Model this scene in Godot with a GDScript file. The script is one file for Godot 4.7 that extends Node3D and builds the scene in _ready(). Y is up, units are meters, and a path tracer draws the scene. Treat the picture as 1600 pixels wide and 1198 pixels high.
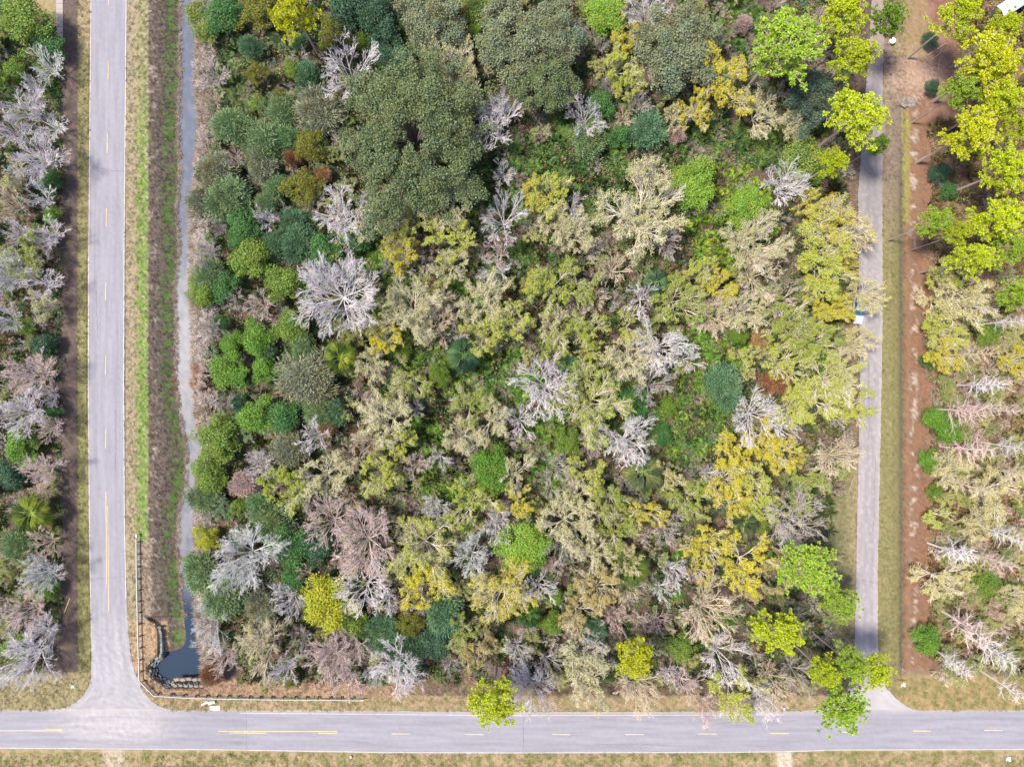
extends Node3D
# A wooded lot between three roads, seen straight down from a drone. Plan positions are in survey units of 0.106 m
# (x 800, y 599 lies under the camera); plan(x, y, h) gives the point in metres that shows there at height h.

const UNIT := 0.106
const FLY := 113.0

var rng := RandomNumberGenerator.new()
var lumps := FastNoiseLite.new()
var fine := FastNoiseLite.new()
var patch := FastNoiseLite.new()
var taken := {}
var mats := {}
var kits := {}
var grain: Texture2D
var grit: Texture2D


class Geo:
	var v := PackedVector3Array()
	var c := PackedColorArray()
	var ix := PackedInt32Array()

	func tri(a: Vector3, b: Vector3, d: Vector3, col: Color) -> void:
		var k := v.size()
		v.push_back(a); v.push_back(b); v.push_back(d)
		c.push_back(col); c.push_back(col); c.push_back(col)
		ix.push_back(k); ix.push_back(k + 1); ix.push_back(k + 2)

	func quad(a: Vector3, b: Vector3, d: Vector3, e: Vector3, col: Color) -> void:
		var k := v.size()
		v.push_back(a); v.push_back(b); v.push_back(d); v.push_back(e)
		c.push_back(col); c.push_back(col); c.push_back(col); c.push_back(col)
		ix.push_back(k); ix.push_back(k + 1); ix.push_back(k + 2)
		ix.push_back(k); ix.push_back(k + 2); ix.push_back(k + 3)

	func leaf(p: Vector3, u: Vector3, w: Vector3, col: Color) -> void:
		quad(p - u, p + w, p + u, p - w, col)

	func tube(a: Vector3, b: Vector3, ra: float, rb: float, n: int, col: Color) -> void:
		var d := b - a
		if d.length_squared() < 1e-8:
			return
		d = d.normalized()
		var s := d.cross(Vector3(0.31, 0.2, 0.93) if absf(d.y) > 0.8 else Vector3.UP).normalized()
		var t := d.cross(s)
		var k := v.size()
		for i in n:
			var o := s * cos(TAU * i / n) + t * sin(TAU * i / n)
			v.push_back(a + o * ra); v.push_back(b + o * rb)
			c.push_back(col); c.push_back(col)
		for i in n:
			var j := (i + 1) % n
			ix.push_back(k + 2 * i); ix.push_back(k + 2 * i + 1); ix.push_back(k + 2 * j)
			ix.push_back(k + 2 * j); ix.push_back(k + 2 * i + 1); ix.push_back(k + 2 * j + 1)

	func box(o: Vector3, x: Vector3, y: Vector3, z: Vector3, col: Color, cut := 0.0) -> void:
		# a box centred on o with half axes x, y, z; its upper face is drawn in by cut
		var lo := [o - x - y - z, o + x - y - z, o + x - y + z, o - x - y + z]
		var k := 1.0 - cut
		var hi := [o - x * k + y - z * k, o + x * k + y - z * k, o + x * k + y + z * k, o - x * k + y + z * k]
		quad(hi[0], hi[1], hi[2], hi[3], col)
		quad(lo[3], lo[2], lo[1], lo[0], col)
		for i in 4:
			var j := (i + 1) % 4
			quad(hi[i], lo[i], lo[j], hi[j], col)

	func mesh() -> ArrayMesh:
		var a := []
		a.resize(Mesh.ARRAY_MAX)
		a[Mesh.ARRAY_VERTEX] = v
		a[Mesh.ARRAY_COLOR] = c
		a[Mesh.ARRAY_INDEX] = ix
		var m := ArrayMesh.new()
		m.add_surface_from_arrays(Mesh.PRIMITIVE_TRIANGLES, a)
		return m


func plan(x: float, y: float, h := 0.0) -> Vector3:
	var k := UNIT * (FLY - h) / FLY
	return Vector3((x - 800.0) * k, h, (y - 599.0) * k)


func rnd(a := 0.0, b := 1.0) -> float:
	return a + (b - a) * rng.randf()


func ball() -> Vector3:
	var y := rnd(-1, 1)
	var t := rnd(0, TAU)
	var r := sqrt(1.0 - y * y)
	return Vector3(r * cos(t), y, r * sin(t))


func side_of(d: Vector3) -> Vector3:
	var s := d.cross(ball())
	return s.normalized() if s.length_squared() > 1e-6 else d.cross(Vector3(0.6, 0.8, 0.01)).normalized()


func shade(lo: float, hi: float, warm := 0.12) -> Color:
	var t := rnd(lo, hi)
	var w := rnd(-warm, warm)
	return Color(t * (1.0 + w), t, t * (1.0 - w))


func numbered(called: String) -> String:
	var k: int = taken.get(called, 0)
	taken[called] = k + 1
	return called if k == 0 else "%s_%03d" % [called, k]


func mat(c: Color, rough := 0.8, through := 0.0, tex: Texture2D = null, scale := 1.0) -> StandardMaterial3D:
	var key := "%s %s %s %s %s" % [c, rough, through, tex, scale]
	if not mats.has(key):
		var m := StandardMaterial3D.new()
		m.albedo_color = c.linear_to_srgb()
		m.vertex_color_use_as_albedo = true
		m.roughness = rough
		if through > 0.0:
			m.backlight_enabled = true
			m.backlight = Color(through, through, through)
		if tex:
			m.albedo_texture = tex
			m.uv1_triplanar = true
			m.uv1_world_triplanar = true
			m.uv1_scale = Vector3.ONE * scale
		mats[key] = m
	return mats[key]


func fresher(c: Color) -> Color:
	var l := 0.25 * c.r + 0.65 * c.g + 0.1 * c.b
	return Color(maxf(l + (c.r - l) * 1.06, 0.004), l + (c.g - l) * 1.06 + 0.004, maxf(l + (c.b - l) * 1.06, 0.006))


func mi(called: String, m: Mesh, material: Material, parent: Node = self) -> MeshInstance3D:
	var o := MeshInstance3D.new()
	o.name = numbered(called) if parent == self else called
	o.mesh = m
	o.material_override = material
	parent.add_child(o, true)
	return o


func tag(o: Node, label: String, category: String, group := "") -> Node:
	o.set_meta("label", label)
	o.set_meta("category", category)
	if group:
		o.set_meta("group", group)
	return o


func thing(called: String, label: String, category: String, at: Vector3, turn := 0.0, group := "") -> Node3D:
	var o := Node3D.new()
	o.name = numbered(called)
	add_child(o, true)
	o.position = at
	o.rotation.y = turn
	tag(o, label, category, group)
	return o


func setting(called: String, m: Mesh, material: Material, kind := "structure", label := "") -> MeshInstance3D:
	var o := mi(called, m, material)
	o.set_meta("kind", kind)
	if label:
		o.set_meta("label", label)
	return o


func scatter(called: String, m: Mesh, material: Material, places: Array, tints: Array, label: String) -> void:
	var mm := MultiMesh.new()
	mm.transform_format = MultiMesh.TRANSFORM_3D
	mm.use_colors = true
	mm.mesh = m
	mm.instance_count = places.size()
	for i in places.size():
		mm.set_instance_transform(i, places[i])
		mm.set_instance_color(i, tints[i])
	var o := MultiMeshInstance3D.new()
	o.name = numbered(called)
	o.multimesh = mm
	o.material_override = material
	o.set_meta("kind", "stuff")
	o.set_meta("label", label)
	add_child(o, true)


func noise_picture(freq: float, lo: float, hi: float, seed_: int) -> Texture2D:
	var n := FastNoiseLite.new()
	n.noise_type = FastNoiseLite.TYPE_SIMPLEX_SMOOTH
	n.frequency = freq
	n.fractal_octaves = 5
	n.fractal_gain = 0.65
	n.seed = seed_
	var im := n.get_seamless_image(512, 512, false, false, 0.15)
	im.convert(Image.FORMAT_RGB8)
	for y in 512:
		for x in 512:
			var t := lerpf(lo, hi, im.get_pixel(x, y).r)
			im.set_pixel(x, y, Color(t, t, t).linear_to_srgb())
	return ImageTexture.create_from_image(im)


func along(table: Array, at: float) -> float:
	# piecewise linear: pairs of (where, value)
	if at <= table[0][0]:
		return table[0][1]
	for i in range(1, table.size()):
		if at <= table[i][0]:
			var k: float = (at - table[i - 1][0]) / (table[i][0] - table[i - 1][0])
			return lerpf(table[i - 1][1], table[i][1], k)
	return table[-1][1]


# ---------------------------------------------------------------- plants

func skeleton(R: float, H: float, limbs: int, kids: Array, wig: float, open: float, thin: float) -> Dictionary:
	# trunk tubes, twig tubes and tips of a leafless tree with crown radius R and height H
	var trunk := []
	var twigs := []
	var tips := []
	var fork := H * rnd(0.18, 0.34)
	var r0 := 0.035 + 0.021 * R
	var top := Vector3(rnd(-0.2, 0.2), fork, rnd(-0.2, 0.2))
	trunk.append([Vector3(0, -0.4, 0), top * 0.5, r0 * 1.25, r0])
	trunk.append([top * 0.5, top, r0, r0 * 0.9])
	var todo := []
	for i in limbs:
		var az := TAU * (i + rnd(-0.35, 0.35)) / limbs
		var out := R * open * rnd(0.55, 0.95)
		var up := (H - fork) * rnd(0.65, 1.0)
		if i == 0:
			out *= 0.3
		var d := Vector3(cos(az) * out, up, sin(az) * out)
		todo.append([top, d.normalized(), d.length(), r0 * rnd(0.5, 0.7), 1])
	while todo.size():
		var b: Array = todo.pop_back()
		var level: int = b[4]
		var n := maxi(2 if level < 5 else 1, 5 - level)
		var p: Vector3 = b[0]
		var d: Vector3 = b[1]
		var length: float = b[2]
		var r: float = b[3]
		var pts := [p]
		var rs := [r]
		for s in n:
			d = (d + ball() * wig).normalized()
			d = (d + Vector3(d.x, 0, d.z) * 0.10 * open).normalized()
			p += d * (length / n)
			var rr := maxf(r * lerpf(1.0, 0.5, float(s + 1) / n), thin * (0.8 if level < 5 else 0.4))
			(trunk if level <= 1 else twigs).append([pts[-1], p, rs[-1], rr, level])
			pts.append(p)
			rs.append(rr)
		if level - 1 < kids.size():
			var count: int = kids[level - 1]
			for k in count:
				var t := lerpf(0.25, 1.0, (k + rnd(0.2, 0.9)) / count)
				var f := t * n
				var i0 := mini(int(f), n - 1)
				var q: Vector3 = pts[i0].lerp(pts[i0 + 1], f - i0)
				var dd: Vector3 = (pts[i0 + 1] - pts[i0]).normalized()
				var child := (dd + side_of(dd) * rnd(0.4, 0.85)).normalized()
				child = (child + Vector3(0, 0.12, 0)).normalized()
				todo.append([q, child, length * rnd(0.36, 0.64) * (1.15 - 0.5 * t), maxf(rs[i0] * 0.6, thin * [1.0, 1.75, 1.2, 0.85, 0.55, 0.5][level]), level + 1])
		else:
			tips.append([p, d])
	return {"trunk": trunk, "twigs": twigs, "tips": tips}


func fit(sk: Dictionary, R: float, H: float) -> void:
	# scale the skeleton so that it fills R and H
	var far := []
	var high := 0.1
	for t in sk.tips:
		far.append(Vector2(t[0].x, t[0].z).length())
		high = maxf(high, t[0].y)
	far.sort()
	var k: float = R / far[int(far.size() * 0.95)]
	var s := Vector3(k, H / high, k)
	for list in [sk.trunk, sk.twigs]:
		for e in list:
			e[0] *= s
			e[1] *= s
	for t in sk.tips:
		t[0] *= s


func bare_kit(R: float, H: float, limbs: int, kids: Array, wig: float, open: float, thin: float, leaves := 0.0, size := 0.2) -> Dictionary:
	var sk := skeleton(R, H, limbs, kids, wig, open, thin)
	fit(sk, R, H)
	var a := Geo.new()
	var b := Geo.new()
	for e in sk.trunk:
		a.tube(e[0], e[1], e[2], e[3], 6, shade(0.8, 1.0, 0.04))
	for e in sk.twigs:
		b.tube(e[0], e[1], e[2], e[3], 4 if e[4] <= 2 else 3, shade(0.82, 1.12, 0.05))
	var kit := {"R": R, "H": H, "mid": 0.74, "trunk": a.mesh(), "branches": b.mesh()}
	if leaves > 0.0:
		var g := Geo.new()
		var off := ball() * 50.0
		for t in sk.tips:
			var w: float = lumps.get_noise_3dv(t[0] * 4.0 / R * 5.0 + off) * 0.5 + 0.5
			var n := int(leaves * clampf((w - 0.28) * 2.6, 0.05, 1.5) + rnd())
			var tone := lerpf(0.82, 1.18, w)
			for k in n:
				var p: Vector3 = t[0] + ball() * size * rnd(0.4, 3.2)
				var nn := (ball() + Vector3(0, 0.9, 0)).normalized()
				var u := side_of(nn)
				var q := size * rnd(0.55, 1.1)
				g.leaf(p, u * q, nn.cross(u) * q * rnd(0.45, 0.8), shade(0.75, 1.25, 0.12) * tone * (1.0 if k % 4 else 1.25))
		kit["crown"] = g.mesh()
	return kit


func pole_kit(R: float, H: float) -> Dictionary:
	# a tall thin leafless tree: a long stem with short ascending side branches
	var w := Geo.new()
	var g := Geo.new()
	var bend := Vector3(rnd(-0.5, 0.5), 0, rnd(-0.5, 0.5))
	var last := Vector3(0, -0.4, 0)
	for i in range(1, 9):
		var t := i / 8.0
		var p := Vector3(bend.x * t * t, H * t, bend.z * t * t)
		w.tube(last, p, lerpf(0.13, 0.03, (i - 1) / 8.0), lerpf(0.13, 0.03, t), 6, shade(0.9, 1.1, 0.03))
		last = p
	for i in 30:
		var t := lerpf(0.4, 0.98, (i + rnd()) / 30.0)
		var o := Vector3(bend.x * t * t, H * t, bend.z * t * t)
		var az := i * 2.39996
		var dd := Vector3(cos(az), rnd(0.5, 1.1), sin(az)).normalized()
		var reach := R * rnd(0.55, 1.15) * (1.25 - 0.75 * t)
		var q := o
		for s in 3:
			dd = (dd + ball() * 0.18).normalized()
			var e := q + dd * reach / 3.0
			g.tube(q, e, 0.034 - 0.008 * s, 0.026 - 0.008 * s, 4, shade(0.85, 1.1, 0.04))
			for k in 3:
				var c := (dd + side_of(dd) * rnd(0.4, 0.9)).normalized()
				var m := q.lerp(e, rnd())
				var f := m + c * reach * rnd(0.15, 0.4)
				g.tube(m, f, 0.016, 0.011, 3, shade(0.85, 1.15, 0.05))
				g.tube(f, f + (c + ball() * 0.5).normalized() * reach * 0.2, 0.011, 0.008, 3, shade(0.85, 1.15, 0.05))
			q = e
	return {"R": R, "H": H, "mid": 0.74, "trunk": w.mesh(), "branches": g.mesh()}


func clump_kit(R: float, V: float, mid: float, n: int, style: String, card: float, clumps: int, clump: float, flat := 1.0) -> Dictionary:
	# a leafy crown of many clumps over a dome; R radius, V half height, mid height of the dome's centre
	var g := Geo.new()
	var w := Geo.new()
	var turn := rnd(0, TAU)
	var off := ball() * 40.0
	w.tube(Vector3(0, -0.4, 0), Vector3(0, mid * 0.6, 0), 0.05 + 0.03 * R, 0.04 + 0.02 * R, 6, shade(0.8, 1.0))
	for i in clumps:
		var yy := lerpf(-0.12, 0.98, (i + rnd()) / clumps)
		var az := turn + i * 2.39996 + rnd(-0.3, 0.3)
		var rad := sqrt(maxf(0.0, 1.0 - yy * yy)) * rnd(0.72, 1.0)
		var uneven := 1.0 + 0.75 * lumps.get_noise_2d(cos(az) * 26.0 + off.x, sin(az) * 26.0 + off.y) + rnd(-0.28, 0.18)
		var cr := clump * R * rnd(0.55, 1.35)
		var reach := (R - cr * 0.8) * uneven
		var o := Vector3(cos(az) * rad * reach, mid + yy * V * rnd(0.55, 1.05) * 0.85 + rnd(-0.06, 0.06) * V, sin(az) * rad * reach)
		if i % 3 == 0 or clumps < 12:
			var knee := Vector3(o.x * 0.5, mid * 0.6 + (o.y - mid * 0.6) * 0.6, o.z * 0.5)
			w.tube(Vector3(0, mid * 0.55, 0), knee, 0.03 + 0.012 * R, 0.02 + 0.007 * R, 4, shade(0.8, 1.0))
			w.tube(knee, o, 0.02 + 0.007 * R, 0.02, 4, shade(0.8, 1.0))
		var tone := rnd(0.68, 1.3)
		var warm := rnd(-0.2, 0.2)
		var per := int(n / clumps * (cr * cr) / (clump * clump * R * R))
		for k in per:
			var d := ball()
			if d.y < -0.25:
				d.y = -d.y
			var p := o + Vector3(d.x, d.y * 0.8 * flat, d.z) * cr * (0.35 + 0.85 * sqrt(rng.randf()) * rnd(0.75, 1.4))
			var col := shade(0.72, 1.28, 0.1)
			col = Color(col.r * tone * (1.0 + warm), col.g * tone, col.b * tone * (1.0 - warm))
			if style == "blade":
				var u := (d + Vector3(0, 0.35, 0) + ball() * 0.45).normalized()
				var q := card * rnd(0.6, 1.3)
				g.leaf(p, u * q, side_of(u) * q * 0.16, col)
			else:
				var nn := (d * 0.55 + Vector3(0, 0.45, 0) + ball() * 0.9).normalized()
				var u := side_of(nn)
				var q := card * rnd(0.6, 1.3)
				g.leaf(p, u * q, nn.cross(u) * q * rnd(0.4, 0.7), col)
	return {"R": R, "H": mid + V, "mid": (mid + V * 0.35) / (mid + V), "trunk": w.mesh(), "crown": g.mesh()}


func tuft(g: Geo, o: Vector3, axis: Vector3, len: float, n: int, tone: float) -> void:
	for k in n:
		var d := (ball() + axis * 0.75).normalized()
		var q := len * rnd(0.75, 1.1)
		var s := side_of(d) * len * 0.15
		var col := shade(0.8, 1.2, 0.08) * tone
		var e := o + d * q
		g.quad(o + d * q * 0.12 - s * 0.5, o + d * q * 0.6 - s, e, o + d * q * 0.6 + s, col)


func pine_kit(R: float, H: float, low: float, whorls: int) -> Dictionary:
	var g := Geo.new()
	var w := Geo.new()
	var bend := Vector3(rnd(-0.4, 0.4), 0, rnd(-0.4, 0.4))
	var last := Vector3(0, -0.4, 0)
	for i in range(1, 7):
		var t := i / 6.0
		var p := Vector3(bend.x * t * t, H * 0.97 * t, bend.z * t * t)
		w.tube(last, p, lerpf(0.24, 0.05, (i - 1) / 6.0), lerpf(0.24, 0.05, t), 7, shade(0.85, 1.05, 0.05))
		last = p
	for i in whorls:
		var t := lerpf(low, 0.98, pow((i + 0.5) / whorls, 0.85))
		var o := Vector3(bend.x * t * t, H * 0.97 * t, bend.z * t * t)
		var az := i * 2.39996 + rnd(-0.5, 0.5)
		var reach := R * (1.0 - 0.62 * pow((t - low) / (1.0 - low), 1.5)) * rnd(0.55, 1.08)
		var d := Vector3(cos(az), rnd(0.05, 0.45), sin(az)).normalized()
		var tip := o + d * reach + Vector3(0, reach * 0.12, 0)
		var knee := o + d * reach * 0.5
		w.tube(o, knee, 0.07, 0.05, 4, shade(0.85, 1.1, 0.05))
		w.tube(knee, tip, 0.05, 0.025, 4, shade(0.85, 1.1, 0.05))
		var shoots := int(4 + reach * 2.5)
		for k in shoots:
			var f := lerpf(0.30 - 0.2 * smoothstep(0.75, 0.95, t), 1.0, (k + rnd()) / shoots)
			var at := o.lerp(knee, f * 2.0) if f < 0.5 else knee.lerp(tip, f * 2.0 - 1.0)
			var across := Vector3(-d.z, 0, d.x) * (1.0 if k % 2 else -1.0)
			var e := at + (across * rnd(0.15, 1.0) + d * rnd(0.2, 0.7) + Vector3(0, rnd(0.05, 0.5), 0)) * rnd(0.4, 1.0) * (0.35 + reach * 0.22)
			w.tube(at, e, 0.025, 0.018, 3, shade(0.85, 1.1, 0.05))
			tuft(g, e, (e - at).normalized() * 0.6 + Vector3(0, 0.6, 0), rnd(0.33, 0.52), 26, rnd(0.8, 1.2))
	for k in 5:
		tuft(g, last + ball() * 0.45, Vector3.UP, 0.5, 28, rnd(0.9, 1.15))
	return {"R": R, "H": H, "mid": (1.0 + low) * 0.5, "trunk": w.mesh(), "crown": g.mesh()}


func fan(g: Geo, o: Vector3, d: Vector3, up: Vector3, len: float, blades: int, spread: float, tone := 1.0) -> void:
	# a fan leaf: blades that radiate from o about d
	var s := d.cross(up).normalized()
	for k in blades:
		var a := lerpf(-spread, spread, (k + 0.5) / blades)
		var b := (d * cos(a) + s * sin(a) + up * rnd(-0.12, 0.1)).normalized()
		var q := len * (1.0 - 0.28 * absf(a) / spread) * rnd(0.92, 1.05)
		var side := b.cross(up).normalized() * q * 0.5 * spread / blades
		var e := o + b * q - up * q * 0.18
		var m := o + b * q * 0.55
		g.quad(o, m + side, e, m - side, shade(0.82, 1.18, 0.06) * tone)


func frond_mesh() -> ArrayMesh:
	var g := Geo.new()
	g.tube(Vector3.ZERO, Vector3(0, 0.12, 1.1), 0.035, 0.02, 4, Color(0.9, 1.0, 0.6))
	fan(g, Vector3(0, 0.12, 0.85), Vector3(0, -0.02, 1), Vector3.UP, 2.1, 11, 0.55)
	return g.mesh()


func palmetto_mesh(fans: int) -> ArrayMesh:
	var g := Geo.new()
	for i in fans:
		var az := i * 2.39996 + rnd(-0.3, 0.3)
		var e := rnd(0.25, 1.1)
		var d := Vector3(cos(az) * cos(e), sin(e), sin(az) * cos(e))
		var up := (Vector3.UP - d * d.y).normalized()
		var o := d * rnd(0.3, 0.75)
		g.tube(Vector3.ZERO, o, 0.012, 0.012, 3, Color(0.7, 0.8, 0.5))
		fan(g, o, (d + Vector3(0, -0.25, 0)).normalized(), up, rnd(0.42, 0.6), 9, 1.7, rnd(0.75, 1.25))
	return g.mesh()


func tussock(blades: int, height: float, lean: float, wide: float) -> ArrayMesh:
	var g := Geo.new()
	for i in blades:
		var az := rnd(0, TAU)
		var o := Vector3(cos(az), 0, sin(az)) * rnd(0.0, 0.12)
		var d := Vector3(cos(az) * lean * rnd(0.3, 1.2), 1, sin(az) * lean * rnd(0.3, 1.2)).normalized()
		var h := height * rnd(0.6, 1.2)
		var s := side_of(d) * wide
		var m := o + d * h * 0.6
		var e := o + d * h + Vector3(d.x, -0.15, d.z) * h * 0.35
		g.quad(o - s * 0.6, m - s, e, m + s, shade(0.7, 1.3, 0.1))
	return g.mesh()


func leaf_heap(n: int, wide: float, card: float) -> ArrayMesh:
	var g := Geo.new()
	for i in n:
		var p := ball() * wide * sqrt(rng.randf())
		p.y = absf(p.y) * 0.8
		var nn := (ball() * 0.8 + Vector3.UP).normalized()
		var u := side_of(nn)
		var q := card * rnd(0.6, 1.3)
		g.leaf(p, u * q, nn.cross(u) * q * rnd(0.4, 0.7), shade(0.65, 1.35, 0.12))
	return g.mesh()


func twig_heap(n: int, wide: float) -> ArrayMesh:
	var g := Geo.new()
	for i in n:
		var p := Vector3(rnd(-wide, wide), rnd(0.02, 0.25), rnd(-wide, wide))
		var d := ball() * Vector3(1, 0.15, 1)
		g.tube(p, p + d * rnd(0.4, 1.2), 0.022, 0.012, 3, shade(0.6, 1.2, 0.06))
	return g.mesh()


# ---------------------------------------------------------------- the scene

func _ready() -> void:
	rng.seed = 20240117
	lumps.seed = 5
	lumps.frequency = 0.05
	fine.seed = 11
	fine.frequency = 0.9
	fine.fractal_octaves = 3
	patch.seed = 23
	patch.frequency = 0.09
	patch.fractal_octaves = 4

	var cam := Camera3D.new()
	cam.name = "camera"
	cam.fov = 2.0 * rad_to_deg(atan(599.0 * UNIT / FLY))
	cam.near = 1.0
	cam.far = 6000.0
	cam.position = Vector3(0, FLY, 0)
	cam.rotation = Vector3(-PI / 2, 0, 0)
	add_child(cam)
	cam.current = true

	var sky_look := ProceduralSkyMaterial.new()
	sky_look.sky_top_color = Color(0.74, 0.78, 0.92)
	sky_look.sky_horizon_color = Color(0.86, 0.87, 0.95)
	sky_look.ground_bottom_color = Color(0.3, 0.28, 0.25)
	sky_look.ground_horizon_color = Color(0.6, 0.6, 0.62)
	sky_look.sky_energy_multiplier = 0.76
	var sky := Sky.new()
	sky.sky_material = sky_look
	var env := Environment.new()
	env.background_mode = Environment.BG_SKY
	env.sky = sky
	env.tonemap_mode = Environment.TONE_MAPPER_LINEAR
	env.tonemap_exposure = 2.95
	env.sdfgi_enabled = true
	env.ssao_enabled = true
	env.ssil_enabled = true
	var world := WorldEnvironment.new()
	world.name = "sky"
	world.environment = env
	add_child(world)

	var sun := DirectionalLight3D.new()
	sun.name = "sun"
	sun.light_color = Color(1.0, 0.95, 0.86)
	sun.light_energy = 1.16
	sun.light_angular_distance = 10.0
	sun.shadow_enabled = true
	add_child(sun)
	sun.look_at_from_position(Vector3(-0.49, 1.0, -0.05), Vector3.ZERO)

	grain = noise_picture(0.02, 0.55, 1.45, 3)
	grit = noise_picture(0.04, 0.8, 1.2, 4)

	build_ground()
	build_roads()
	build_water()
	build_kits()
	build_guardrail()
	build_wall()
	build_house()
	build_car()
	build_small_things()
	build_plants()
	build_ground_cover()


func mixed(a: Color, b: Color, t: float) -> Color:
	return a.lerp(b, clampf(t, 0.0, 1.0))


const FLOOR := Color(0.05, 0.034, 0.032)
const WALL_X := [[960, 236], [968, 241], [975, 252], [985, 256], [1000, 257], [1015, 256], [1025, 256], [1033, 249], [1041, 245], [1052, 247], [1061, 256], [1067, 268]]
const EDGE_W := [[-40, 285], [130, 284], [200, 281], [270, 284], [330, 279], [400, 284], [450, 276], [520, 279], [600, 277], [650, 286], [700, 295], [760, 293], [800, 282], [860, 281], [945, 289], [1000, 296], [1030, 300]]
const EDGE_E := [[-40, 302], [33, 307], [130, 304], [200, 310], [270, 304], [330, 296], [450, 296], [520, 299], [600, 300], [650, 304], [700, 320], [740, 306], [800, 303], [860, 302], [945, 302], [1000, 311], [1030, 316]]


func hollow(x: float, y: float) -> float:
	# how deep the ground lies below the verges at a survey position
	var w := along(EDGE_W, y) + 2.5 * fine.get_noise_2d(7.0, y * 0.16)
	var e := along(EDGE_E, y) + 3.5 * fine.get_noise_2d(91.0, y * 0.14)
	var deep := 0.0
	if y < 1081.0:
		var fade := 1.0 - smoothstep(1066.0, 1080.0, y)
		if y > 964.0 and x < 318.0:
			var wall := along(WALL_X, y)
			var shore := lerpf(w, wall - 1.0, smoothstep(1012.0, 1030.0, y))
			var foot := lerpf(0.95, 1.75, smoothstep(1000.0, 1028.0, y))
			deep = smoothstep(wall - 13.0 - 8.0 * smoothstep(1022.0, 1036.0, y), wall - 3.0, x) * (1.85 if x > shore else lerpf(foot, 1.7, clampf((x - wall) / maxf(shore - wall, 1.0), 0.0, 1.0)))
			if x > e - 4.0:
				deep *= 1.0 - smoothstep(e, e + 10.0, x)
		elif x < w:
			deep = 1.85 * smoothstep(w - 52.0, w + 13.0, x)
		elif x <= e:
			deep = 1.85 + 0.5 * sin(PI * (x - w) / (e - w))
		else:
			deep = 1.85 * (1.0 - smoothstep(e - 5.0, e + 24.0, x)) * (1.0 - smoothstep(1030.0, 1062.0, y))
		deep *= fade
	if y < 1062.0 and y > 165.0 and x > 1396.0 and x < 1424.0:
		deep = 0.45 * (1.0 - absf(x - 1409.0) / 14.0)
	return maxf(deep, 0.0)


func paved(x: float, y: float) -> bool:
	if y > 1111.0 and y < 1177.0:
		return true
	if y <= 1111.0:
		if x > along(LEFT_W, y) and x < along(LEFT_E, y):
			return true
		if x > along(LANE_W, y) and x < along(LANE_E, y):
			return true
	return false


func in_wood(x: float, y: float) -> bool:
	if y > 1078.0:
		return false
	if x < 96.0 and y < 1050.0 and not (y < 75.0 and x > 50.0):
		return true
	if x > along(EDGE_E, y) + 20.0 and x < 1322.0 - 22.0 * smoothstep(720.0, 780.0, y) and y < 1064.0 and not (x < 370.0 and y > 1040.0):
		return true
	return x > 1452.0 and y < 1048.0 and not (y < 190.0 and x < 1500.0)


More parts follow.
